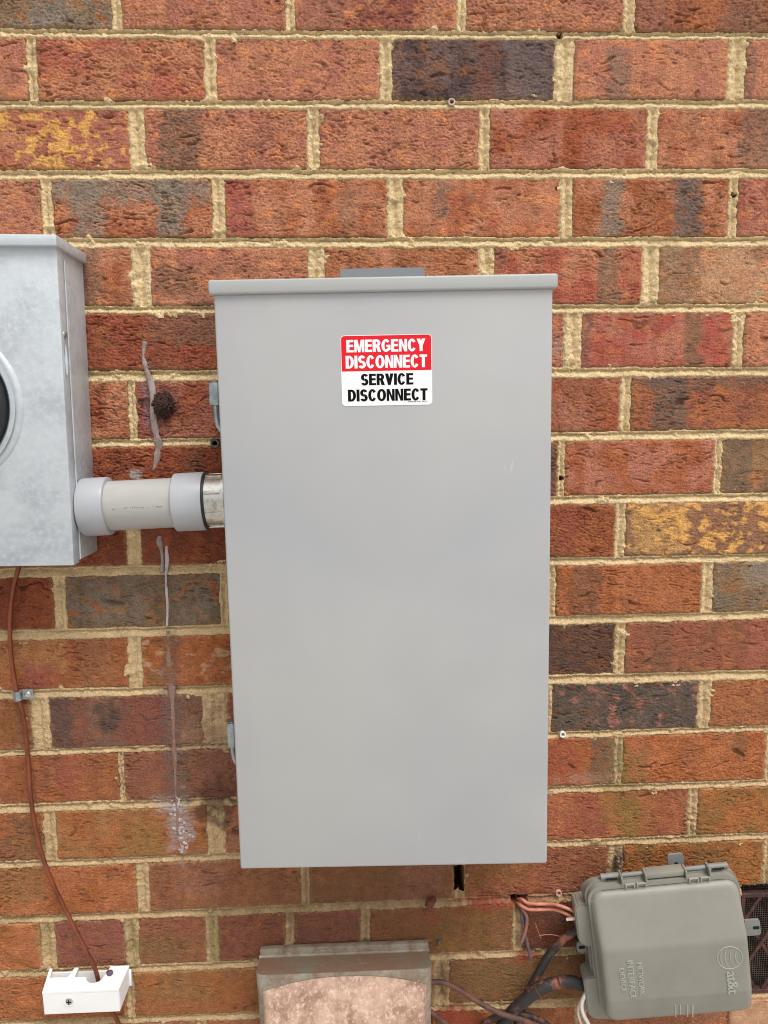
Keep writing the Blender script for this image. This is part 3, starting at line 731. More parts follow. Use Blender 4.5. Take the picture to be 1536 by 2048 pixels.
def text_mesh(txt, off):
    cu = bpy.data.curves.new('t', 'FONT'); cu.body = txt; cu.size = 1.0; cu.offset = off; cu.extrude = 0.5; cu.resolution_u = 4
    o = bpy.data.objects.new('t', cu); COL.objects.link(o)
    dg = bpy.context.evaluated_depsgraph_get()
    me = bpy.data.meshes.new_from_object(o.evaluated_get(dg))
    bpy.data.objects.remove(o); bpy.data.curves.remove(cu)
    me.materials.clear()
    n = len(me.vertices); co = np.empty(n*3, dtype=np.float32); me.vertices.foreach_get('co', co)
    return me, co.reshape(-1, 3)
def text_part(name, txt, x0, x1, z0, z1, y, th, m, parent, off=0.02):
    me, co = text_mesh(txt, off)
    lo, hi = co.min(0), co.max(0)
    u = (co-lo)/(hi-lo)
    out = np.stack([x0+u[:, 0]*(x1-x0), y-th*u[:, 2], z0+u[:, 1]*(z1-z0)], -1)
    me.vertices.foreach_set('co', out.astype(np.float32).ravel()); me.update(); me.name = name
    return link(name, me, m, parent)
cabinet()

# ------------------------------------------------------------------ meter can, meter
def meter_can():
    XS = 0.0634; dF = 0.092; zt, zb = -0.268, -0.631; xl = -0.245
    root = thing('meter_socket_box', 'weathered pale aluminium meter socket box left of the grey cabinet', 'meter box', (-0.09, -0.05, zb))
    o = Vector(root.location)
    def B(bm, a, b, bev=0, seg=2): return box(bm, Vector(a)-o, Vector(b)-o, bev, seg)
    bm = bmesh.new(); B(bm, (xl, -dF+0.016, zb+0.002), (XS-0.0012, -0.0035, zt), 0.002, 2)
    obj('body', bm, ALU, root, True)
    # front cover with a rolled side lip and an embossed ring round the meter opening
    bm = bmesh.new(); B(bm, (xl-0.002, -dF, zb), (XS+0.0004, -dF+0.019, zt-0.001), 0.0016, 2)
    obj('front_cover', bm, ALU, root, True)
    bm = bmesh.new()
    tube(bm, [Vector((XS+0.0006, -dF+0.0205, zb+0.004))-o, Vector((XS+0.0006, -dF+0.0205, zt-0.016))-o], 0.0012, 8, 4)
    obj('cover_lip', bm, ALU, root, True)
    c = at(-127, 811, 0.1)
    bm = bmesh.new()
    lathe(bm, [(-0.001, 0.0923), (0.0008, 0.0914), (0.0030, 0.0882), (0.0033, 0.0866), (0.0022, 0.0785), (0.0022, 0.0828), (0.0060, 0.0805), (0.0068, 0.0795), (0.0064, 0.0845), (0.001, 0.078), (-0.001, 0.078)], Vector((c.x, -dF, c.z))-o, (0, -1, 0), 96)
    obj('embossed_ring', bm, ALU, root, True)
    # sloping lid
    bm = bmesh.new(); B(bm, (xl-0.006, -dF-0.0075, zt-0.006), (XS+0.0036, -0.004, zt+0.006), 0.0014, 2)
    obj('lid', bm, ALU, root, True)
    p = at(116, 670, dF-0.012)
    bm = bmesh.new()
    lathe(bm, [(-0.001, 0.0042), (0.0012, 0.0042), (0.0024, 0.003), (0.0028, 0.0)], Vector((XS+0.0002, -dF+0.010, p.z))-o, (1, 0, 0), 14)
    obj('rivet', bm, CHROME, root, True)
    # dented seal tab below the rivet
    bm = bmesh.new()
    pts = [Vector((XS+0.0022, -dF+0.006, z))-o for z in (p.z-0.012, p.z-0.03, p.z-0.045)]
    tube(bm, pts, [0.0006, 0.0022, 0.0008], 8, 6, 0.6)
    obj('seal_tab', bm, ALU, root, True)
    m = thing('electric_meter', 'round electric meter with a black rim at the left edge', 'electric meter', (c.x, -dF, c.z))
    bm = bmesh.new()
    lathe(bm, [(0.0005, 0.069), (0.0005, 0.0757), (0.010, 0.0767), (0.016, 0.0757), (0.018, 0.0722), (0.017, 0.069)], (0, 0, 0), (0, -1, 0), 80)
    obj('rim', bm, RUBBER, m, True)
    bm = bmesh.new(); lathe(bm, [(0.004, 0.0705), (0.0045, 0.0)], (0, 0, 0), (0, -1, 0), 64)
    obj('dial_face', bm, mat('meter_face', S(150, 148, 136), 0.6), m, True)
    g, t, b = base_mat('meter_glass'); b.inputs['Transmission Weight'].default_value = 1.0; b.inputs['Roughness'].default_value = 0.05; b.inputs['IOR'].default_value = 1.15; b.inputs['Base Color'].default_value = (0.9, 0.92, 0.9, 1)
    bm = bmesh.new()
    lathe(bm, [(0.008, 0.0690)]+[(0.02+0.06*math.sin(a*math.pi/16), 0.0685*math.cos(a*math.pi/16)**0.5) for a in range(0, 8)]+[(0.08, 0.0)], (0, 0, 0), (0, -1, 0), 64)
    obj('glass_cover', bm, g, m, True)
meter_can()

# ------------------------------------------------------------------ conduit between the two boxes
def conduit():
    d = 0.052
    a = at(187, 1013.5, d); b = at(432, 1001, d)
    dirv = (b-a).normalized()
    root = thing('conduit', 'short grey plastic conduit joining meter box and grey cabinet', 'conduit', a)
    x_start = 0.0648; a0 = a+dirv*((x_start-a.x)/dirv.x)-a   # local start at the side of the meter box
    def L(px):                                                # distance along axis for a photo x
        p = at(px, 1008, d); return (p.x-x_start)/dirv.x
    l1, l2, l3, l4 = L(221), L(352), L(412), L(470)
    def lat(name, prof, m, seg=48):
        bm = bmesh.new(); lathe(bm, prof, a0, dirv, seg); return obj(name, bm, m, root, True)
    R = 0.0300
    lat('pipe', [(0.004, 0.0), (0.004, R), (l3-0.002, R), (l3-0.002, 0)], PVC)
    bm = bmesh.new(); rs = random.Random(4); ux = dirv; tow = (Vector((0, -1, 0))-ux*(-ux.y)).normalized(); vv = ux.cross(tow)
    for k in range(26):
        l = l1+.006+(l2-l1-.012)*k/26
        if rs.random() < .35: continue
        an = math.radians(rs.gauss(2, 1.0)); rad = tow*math.cos(an)+vv*math.sin(an); tg = ux.cross(rad)
        Mx = Matrix((ux, tg, rad)).transposed().to_4x4(); Mx.translation = a0+ux*l
        box(bm, (0, -rs.uniform(.0003, .0008), R-.0003), (rs.uniform(.0006, .0016), rs.uniform(.0003, .0008), R+.00008), 0, 1, Mx)
    obj('print_marks', bm, mat('faded_print', S(112, 106, 100), .7), root)
    lat('coupling', [(0.0004, R), (0.0004, 0.0345), (0.004, 0.0352), (l1-0.003, 0.0352), (l1-0.0006, 0.0345), (l1, 0.0332), (l1, R+0.0002)], PVCFIT)
    lat('coupling', [(l2, R+0.0002), (l2, 0.0338), (l2+0.0012, 0.0352), (l3-0.002, 0.0356), (l3, 0.0350), (l3, R*0.9)], PVCFIT)
    lat('gasket', [(l3+0.0002, R*0.9), (l3+0.0002, 0.0342), (l3+0.003, 0.0342), (l3+0.003, R*0.9)], RUBBER)
    # die-cast hub with wrench lugs
    bm = bmesh.new()
    lathe(bm, [(l3+0.0032, R*0.9), (l3+0.0032, 0.0322), (l4, 0.0322), (l4, R*0.9)], a0, dirv, 48)
    ax = dirv; u = (Vector((0, 0, 1))-ax*ax.z).normalized(); v = ax.cross(u)
    for k in range(8):
        an = math.radians(22.5+45*k)
        rad = u*math.cos(an)+v*math.sin(an); tg = -u*math.sin(an)+v*math.cos(an)
        Mx = Matrix((ax, tg, rad)).transposed().to_4x4(); Mx.translation = a0+ax*(l3+0.0035)
        box(bm, (0, -0.0019, 0.0305), (l4-l3-0.006, 0.0019, 0.0345), 0.0008, 2, Mx)
    lathe(bm, [(l4-0.012, 0.030), (l4-0.012, 0.0348), (l4-0.0085, 0.0348), (l4-0.0085, 0.030)], a0, dirv, 48)
    obj('metal_hub', bm, CHROME, root, True)
conduit()

# ------------------------------------------------------------------ copper ground wire, clip, bonding terminal
def wire(name, label, cat, pts, r, m, group=None, seg=10, n=8, wob=0.0):
    """pts = [(photo x, photo y, distance from wall)]"""
    P = [at(*p) for p in pts]
    bm = bmesh.new(); base = P[-1]
    tube(bm, [p-base for p in P], r, seg, n, 1.0, False, wob)
    o = obj(name, bm, m, None, True); o.location = base
    return tag(o, label, cat, group)
wire('ground_wire', 'bare copper ground wire running down the bricks from the meter box', 'wire',
     [(40, 1118, .022), (37, 1136, .018), (26, 1180, .011), (20, 1240, .008), (22, 1310, .008), (30, 1365, .0075), (38, 1400, .008), (49, 1445, .009), (57, 1530, .009), (62, 1600, .008), (75, 1675, .008), (95, 1742, .009), (121, 1800, .010), (150, 1858, .012), (180, 1917, .015), (192, 1943, .016), (203, 1985, .014), (220, 2018, .012), (234, 2040, .010), (250, 2080, .010)], 0.0029, COPPER)
def clip():
    p = at(38, 1389, 0.004)
    root = thing('wire_clip', 'small zinc strap clip holding the copper wire to the wall', 'wire clip', p)
    Rm = Matrix.Rotation(-0.07, 4, 'Y')
    prof = [(-0.0075, 0.0), (-0.006, 0.001), (-0.0042, 0.0055), (0, 0.0085), (0.0042, 0.0055), (0.006, 0.001), (0.019, 0.0008)]
    bm = bmesh.new()
    h = 0.0062
    def rowv(z, o_): return [bm.verts.new(Rm @ Vector((x, -(y+o_), z))) for x, y in prof]
    A, B_, C_, D__ = rowv(h, 0), rowv(-h, 0), rowv(h, .0011), rowv(-h, .0011)
    for i in range(len(prof)-1):
        bm.faces.new((C_[i], C_[i+1], D__[i+1], D__[i])); bm.faces.new((A[i], B_[i], B_[i+1], A[i+1]))
        bm.faces.new((A[i], A[i+1], C_[i+1], C_[i])); bm.faces.new((B_[i], D__[i], D__[i+1], B_[i+1]))
    bm.faces.new((A[0], C_[0], D__[0], B_[0])); bm.faces.new((A[-1], B_[-1], D__[-1], C_[-1]))
    obj('strap', bm, ZINC, root)
    bm = bmesh.new()
    lathe(bm, [(0.0, 0.0042), (0.0018, 0.0042), (0.0028, 0.003), (0.0028, 0.0)], (0.0125, -0.002, 0.0008), (0, -1, 0), 14)
    obj('screw', bm, CHROME, root, True)
clip()
def bonding_box():
    dF = 0.036
    bl, br_ = at(99, 1935, 0.002), at(259, 1933, 0.002)
    fl, fr, gl, gr = at(83, 1983, dF), at(238, 1981, dF), at(88, 2027, dF), at(240, 2026, dF)
    root = thing('bonding_terminal', 'white plastic bonding terminal cover with notched top under copper wire', 'bonding terminal', (fl+gr)/2)
    o = Vector(root.location)
    zt = (bl.z+br_.z)/2; zf = (fl.z+fr.z)/2; zb = (gl.z+gr.z)/2
    xL0, xR0 = bl.x, br_.x; xL1, xR1 = (fl.x+gl.x)/2, (fr.x+gr.x)/2
    def top(u, v, dz=0):                 # u along, v 0 wall .. 1 front
        return Vector((xL0+(xR0-xL0)*u+((xL1-xL0)*(1-u)+(xR1-xR0)*u)*v, -0.002-(dF-0.002)*v, zt+(zf-zt)*v+dz))-o
    def face(bm, pts): return bm.faces.new([bm.verts.new(p) for p in pts])
    # top plate with notches and the half-round wire entry
    poly = [(0, 1), (0, 0), (.035, 0), (.045, .40), (.255, .40), (.285, .30), (.315, 0), (.365, 0), (.355, .40), (.50, .42)]
    poly += [(.62-.11*math.cos(a*math.pi/10), .45+.24*math.sin(a*math.pi/10)) for a in range(0, 11)]
    poly += [(.765, 0), (1, 0), (1, 1)]
    bm = bmesh.new()
    T = [bm.verts.new(top(u, v)) for u, v in poly]; U = [bm.verts.new(top(u, v, -0.0025)) for u, v in poly]
    bm.faces.new(T); bm.faces.new(U[::-1])
    for i in range(len(T)): bm.faces.new((T[i], T[(i+1) % len(T)], U[(i+1) % len(T)], U[i]))
    obj('top_plate', bm, WHITE, root)
    # front and sides, one bent sheet
    bm = bmesh.new()
    zback = zb+0.012
    def sheet(pts, nrm):
        a = [bm.verts.new(p-o) for p in pts]; b = [bm.verts.new(p-o+nrm*-0.0025) for p in pts]
        bm.faces.new(a); bm.faces.new(b[::-1])
        for i in range(len(a)): bm.faces.new((a[i], a[(i+1) % len(a)], b[(i+1) % len(a)], b[i]))
    FLt, FRt, FLb, FRb = Vector((xL1, -dF, zf-.0023)), Vector((xR1, -dF, zf-.0023)), Vector((xL1+.001, -dF, zb)), Vector((xR1, -dF, zb))
    BLt, BRt, BLb, BRb = Vector((xL0, -.002, zt-.0023)), Vector((xR0, -.002, zt-.0023)), Vector((xL0, -.002, zback)), Vector((xR0, -.002, zback))
    sheet([FLt, FRt, FRb, FLb], Vector((0, -1, 0)))
    sheet([FRt+Vector((0, .0026, 0)), BRt, BRb, FRb+Vector((0, .0026, 0))], Vector((1, 0, 0)))
    sheet([BLt, FLt+Vector((0, .0026, 0)), FLb+Vector((0, .0026, 0)), BLb], Vector((-1, 0, 0)))
    bmesh.ops.bevel(bm, geom=list(bm.edges), offset=0.0007, segments=2, affect='EDGES')
    obj('shell', bm, WHITE, root, True)
    bm = bmesh.new(); box(bm, Vector((xL0-0.0006, -0.0035, zback-.002))-o, Vector((xR0+0.0022, -0.0006, zt-.006))-o, 0.0008, 2)
    obj('back_plate', bm, WHITE, root, True)
    p = at(138.5, 2003, dF)
    bm = bmesh.new(); lathe(bm, [(0.0002, 0.0052), (0.0012, 0.0062), (0.0012, 0.0058), (0.0006, 0.0046)], p-o, (0, -1, 0), 28)
    obj('screw_well', bm, WHITE, root, True)
    bm = bmesh.new(); lathe(bm, [(0.0003, 0.0044), (0.0012, 0.0042), (0.0016, 0.003), (0.0016, 0)], p-o, (0, -1, 0), 20)
    s = obj('screw', bm, CHROME, root, True)
    bm = bmesh.new(); box(bm, p-o+Vector((-.0032, -.0021, -.0006)), p-o+Vector((.0032, -.0017, .0006))); box(bm, p-o+Vector((-.0006, -.0022, -.0032)), p-o+Vector((.0006, -.00175, .0032)))
    obj('screw_slot', bm, DARK, s)
    q = at(219, 1946, 0.012)
    bm = bmesh.new(); lathe(bm, [(-.004, .004), (.004, .004), (.005, .003), (.005, 0)], q-o, (0.4, -0.6, 0.5), 12)
    obj('terminal_screw', bm, mat('brass_lug', S(96, 80, 92), 0.4, 0.7), root, True)
bonding_box()

# ------------------------------------------------------------------ caulk runs and the mud nest
def run(name, label, cat, pts, m, thick=0.002, d=0.0005, wob=.12, nest=None, group=None):
    """pts = [(photo x, y, width px)]: a flattened bead stuck to the wall"""
    P = [at(x, y, d) for x, y, _ in pts]; base = P[-1].copy()
    R = [w_*0.00027 for _, _, w_ in pts]
    C = catmull([p-base for p in P], 8); mlen = len(C)
    RR = np.interp(np.linspace(0, 1, mlen), np.linspace(0, 1, len(R)), R)
    kn = max(3, mlen//5)
    w1 = np.interp(np.arange(mlen), np.linspace(0, mlen-1, kn), [random.uniform(-wob, wob) for _ in range(kn)]); w2 = np.interp(np.arange(mlen), np.linspace(0, mlen-1, kn), [random.uniform(-wob, wob) for _ in range(kn)])
    bm = bmesh.new(); rings = []
    for i, c in enumerate(C):
        t = (C[min(i+1, mlen-1)]-C[max(i-1, 0)]).normalized(); sdv = Vector((t.z, 0, -t.x))
        rr = RR[i]*(1+w1[i]); th = thick*min(1.0, rr/0.003+0.3)*(1+w2[i])
        rings.append([bm.verts.new(c+sdv*math.cos(2*math.pi*k/12)*rr+Vector((0, -1, 0))*math.sin(2*math.pi*k/12)*th) for k in range(12)])
    for i in range(mlen-1):
        for k in range(12): bm.faces.new((rings[i][k], rings[i][(k+1) % 12], rings[i+1][(k+1) % 12], rings[i+1][k]))
    bm.faces.new(rings[0][::-1]); bm.faces.new(rings[-1])
    o = obj(name, bm, m, None, True); o.location = base
    return tag(o, label, cat, group)
run('caulk_run', 'lumpy grey caulk run on the bricks above the conduit', 'caulk', [(291, 683, 14), (289, 690, 13), (287, 712, 10), (291, 732, 11), (297, 752, 14), (304, 775, 15), (306, 800, 15), (306, 830, 15), (310, 858, 14), (314, 876, 18), (318, 890, 22), (316, 905, 16), (313, 922, 13), (309, 934, 8), (306, 940, 3)], CAULK, 0.0019, 0.0002, .35)
run('caulk_run', 'short pale caulk drip on the bricks just below the conduit', 'caulk', [(320, 1072, 8), (318, 1082, 12), (323, 1100, 9), (325, 1125, 8), (323, 1146, 9)], CAULK, 0.0018, 0.0, .3)
run('caulk_run', 'thin chalky white line on the dark brick below the conduit', 'caulk', [(333, 1092, 7), (334, 1120, 8), (332, 1150, 6), (333, 1180, 7), (335, 1215, 6), (334, 1252, 7)], SPLASH, 0.0011, 0.0, .3)
run('caulk_run', 'long brownish caulk streak running down left of the cabinet', 'caulk', [(336, 1262, 8), (337, 1295, 12), (340, 1340, 13), (344, 1385, 14), (346, 1430, 13), (348, 1480, 12), (350, 1530, 9), (352, 1590, 9), (355, 1640, 8), (355, 1668, 4)], STREAK, 0.0016, -0.0007, .5)
def splash():
    c = at(356, 1655, 0); bm = bmesh.new(); rs = random.Random(5)
    for k in range(60):
        t = rs.random()
        px = 352+18*t+rs.gauss(0, 6); py = 1600+105*t+rs.gauss(0, 6)
        p = at(px, py, 0.0002)-c; r = rs.uniform(.0006, .0022)
        M4 = Matrix.Translation(p) @ Matrix.Rotation(rs.uniform(0, 3), 4, 'Y') @ Matrix.Diagonal((r*rs.uniform(.6, 1.5), .0007, r*rs.uniform(.7, 2.2), 1))
        bmesh.ops.create_icosphere(bm, subdivisions=1, radius=1.0, matrix=M4)
    o = obj('dried_splash', bm, SPLASH, None, True); o.location = c
    tag(o, 'flaky white dried splash at the foot of the caulk streak', 'splash')
splash()
def nest():
    c = at(326, 812, 0.0); bm = bmesh.new(); rs = random.Random(9)
    for k in range(150):
        a = rs.uniform(0, 6.283); q = rs.random()**0.55
        px = 326+math.cos(a)*q*22; py = 810+math.sin(a)*q*28
        d = 0.013*(1-q*q)+0.001+rs.uniform(-.001, .001)
        p = at(px, py, d)-c; r = rs.uniform(.0012, .0027)
        M4 = Matrix.Translation(p) @ Matrix.Rotation(rs.uniform(0, 6), 4, Vector((rs.random(), rs.random(), rs.random())).normalized()) @ Matrix.Diagonal((r, r*rs.uniform(.6, 1), r*rs.uniform(.6, 1.2), 1))
        bmesh.ops.create_icosphere(bm, subdivisions=1, radius=1.0, matrix=M4)
    o = obj('mud_nest', bm, mat('nest_mud', S(74, 50, 40), 0.9, 0, (300, S(46, 32, 28), 0.4, 0.6), (500, S(120, 92, 74), 0.66, 0.75), (600, 0.6, 0.002)), None, True); o.location = c
    tag(o, 'dark crumbly mud nest stuck beside the caulk run', 'insect nest')
nest()

# ------------------------------------------------------------------ wall plugs, nails
def plug(px, py, ro, c, label):
    p = at(px, py, 0.0); bm = bmesh.new(); r = ro*0.00064
    lathe(bm, [(-0.012, r*0.5), (0.0025, r*0.55), (0.0028, r*0.62), (0.0028, r*0.95), (0.002, r), (-0.004, r*0.9)], (0, 0, 0), (0, -1, 0), 20)
    o = obj('wall_plug', bm, mat('plug_plastic', c, 0.5), None, True); o.location = p
    tag(o, label, 'wall plug')
plug(903, 205, 7, S(190, 172, 152), 'small greyish plastic wall plug in the bed joint under the dark maroon brick')
plug(1125, 1468, 7, S(236, 232, 228), 'white plastic wall plug right of the grey cabinet')
plug(1117, 1785, 7, S(206, 160, 146), 'dusty pink wall plug above the cut orange wires')
plug(430, 887, 9, S(92, 78, 68), 'dirty wall plug half hidden by the left side of the cabinet')
def rusty_stub():
    a, b, c, d = at(868, 1798, .004), at(860, 1806, .012), at(857, 1815, .015), at(848, 1830, .008)
    bm = bmesh.new(); tube(bm, [a-a, b-a, c-a], [0.004, 0.0066, 0.0052], 12, 5)
    tube(bm, [c-a+Vector((0, .002, 0)), d-a], [0.0015, 0.0007], 6, 4)
    o = obj('rusty_tube', bm, mat('rusty_red', S(122, 68, 52), 0.8, 0, (200, S(86, 52, 44), .4, .65), None, (300, .5, .002)), None, True); o.location = a
    tag(o, 'short rusty red tube stub poking from the joint above the vent hood', 'tube stub')
    p = at(878, 1884, .001)
    bm = bmesh.new(); lathe(bm, [(0, .0035), (.003, .0032), (.006, .0012), (.010, .0010), (.011, 0)], (0, 0, 0), (0, -.75, .66), 12)
    o = obj('screw', bm, ZINC, None, True); o.location = p
    tag(o, 'little grey screw sticking out above right corner of the vent hood', 'screw')
    p = at(1237, 1716, .0); bm = bmesh.new(); rs = random.Random(2)
    for k in range(9):
        q = at(1237+rs.gauss(0, 3), 1718+rs.gauss(0, 8), rs.uniform(.001, .005))-p
        r = rs.uniform(.001, .0028)
        bmesh.ops.create_icosphere(bm, subdivisions=1, radius=1, matrix=Matrix.Translation(q) @ Matrix.Rotation(rs.uniform(0, 3), 4, 'X') @ Matrix.Diagonal((r, r*.7, r*1.2, 1)))
    o = obj('filler_crumb', bm, mat('crumb', S(150, 112, 102), 0.8, 0, (300, S(82, 60, 54), .42, .58)), None); o.location = p
    tag(o, 'pinkish crumb of filler in the joint above the telephone box', 'filler')
rusty_stub()

# ------------------------------------------------------------------ metal vent hood at the bottom
def hood():
    RIM = mat('hood_rim', S(166, 158, 142), 0.6, 0.2, (45, S(140, 120, 100), .4, .62), (110, S(182, 176, 160), .58, .72), (300, .4, .002))
    TOP = mat('hood_top', S(142, 108, 88), 0.7, 0.1, (30, S(132, 126, 106), .42, .62, (1, 1, 1)), (130, S(166, 132, 112), .58, .75), (350, .4, .002))
    FRT = mat('hood_front', S(198, 164, 142), 0.75, 0.0, (34, S(150, 114, 94), .42, .64), (190, S(226, 198, 180), .50, .72), (350, .6, .003))
    dF = 0.052
    c = at(688, 1944, dF)
    root = thing('vent_hood', 'weathered metal exhaust hood with pinkish dirt below the grey cabinet', 'vent hood', (c.x, -0.01, c.z-0.13))
    o = Vector(root.location)
    zt = at(688, 1909, .012).z; z1 = c.z
    xl, xr = at(510, 1944, dF).x, at(865, 1944, dF).x
    fl, fr = at(520, 1900, .012).x, at(857, 1900, .012).x
    sl = (at(857, 1893, .012).z-at(520, 1895, .012).z)/(fr-fl)
    bm = bmesh.new()                                                  # wall flange
    z2 = at(688, 1893, .012).z
    box(bm, Vector((fl, -.012, zt-.02))-o, Vector((fr, -.0035, z2))-o, .0012, 2)
    obj('wall_flange', bm, RIM, root, True)
    bm = bmesh.new()
    tube(bm, [Vector((fl-.001, -.0125, zt+.002))-o, Vector((fr+.001, -.0125, zt+.002))-o], .0024, 10, 6)
    obj('flange_bead', bm, RIM, root, True)
    # shell: sloping top, sides, rounded front corners
    bm = bmesh.new()
    n = 40; prof = []
    zb = z1-.15
    r = .012
    outline = [(fl+.001, -.0036)]
    outline += [(xl, -dF+r)]
    outline += [(xl+r-r*math.cos(a*math.pi/12), -dF+r-r*math.sin(a*math.pi/12)) for a in range(1, 7)]
    outline += [(xr-r+r*math.sin(a*math.pi/12), -dF+r-r*math.cos(a*math.pi/12)) for a in range(0, 7)]
    outline += [(fr-.001, -.0036)]
    def zz(y): return zt-.0004+(z1-zt)*min(1, (-y-.012)/(dF-.012)) if -y > .012 else zt-.0004
    T = [bm.verts.new(Vector((x, y, zz(y)))-o) for x, y in outline]; U = [bm.verts.new(Vector((x, y, zz(y)-.0022))-o) for x, y in outline]
    W = [bm.verts.new(Vector((x+(0.012 if x < c.x else -.002)*.5, y, zb))-o) for x, y in outline]
    bm.faces.new(T)
    for i in range(len(T)-1):
        bm.faces.new((T[i], U[i], U[i+1], T[i+1])); bm.faces.new((U[i], W[i], W[i+1], U[i+1]))
    shell = obj('shell', bm, RIM, root, True)
    bm = bmesh.new()
    T2 = [bm.verts.new(Vector((c.x+(x-c.x)*.996, y+.0006, zz(y)+.0006))-o) for x, y in outline]
    T3 = [bm.verts.new(Vector((c.x+(x-c.x)*.996, y+.0006, zz(y)-.0003))-o) for x, y in outline]
    bm.faces.new(T2); bm.faces.new(T3[::-1])
    for i in range(len(T2)): bm.faces.new((T2[i], T2[(i+1) % len(T2)], T3[(i+1) % len(T2)], T3[i]))
    obj('top_sheet', bm, TOP, root)
    # bulging scoop starting at an arched line
    nu, nv = 60, 40
    V = np.zeros((nv, nu, 3))
    for j in range(nv):
        for i in range(nu):
            u = -1+2*i/(nu-1); v = j/(nv-1)
            hw = (xr-xl)/2-.009
            x = (xl+xr)/2+.001+u*hw*(1+.0*v)
            ar = z1-.0058-.017*abs(u)**2.2
            z = ar+(zb-ar)*v
            w_ = ar-z
            side = min(1, (1-abs(u))*9)
            out = (0.055*(1-math.exp(-w_/.05)))*math.sqrt(max(0, side*(2-side)))
            V[j, i] = (x, -dF-.0006-out, z)
    idx = np.arange(nu*nv).reshape(nv, nu)
    Q = np.stack([idx[:-1, :-1], idx[1:, :-1], idx[1:, 1:], idx[:-1, 1:]], -1).reshape(-1, 4)
    link('scoop', raw_mesh('scoop', V.reshape(-1, 3)-np.array(o), Q), FRT, root)
hood()

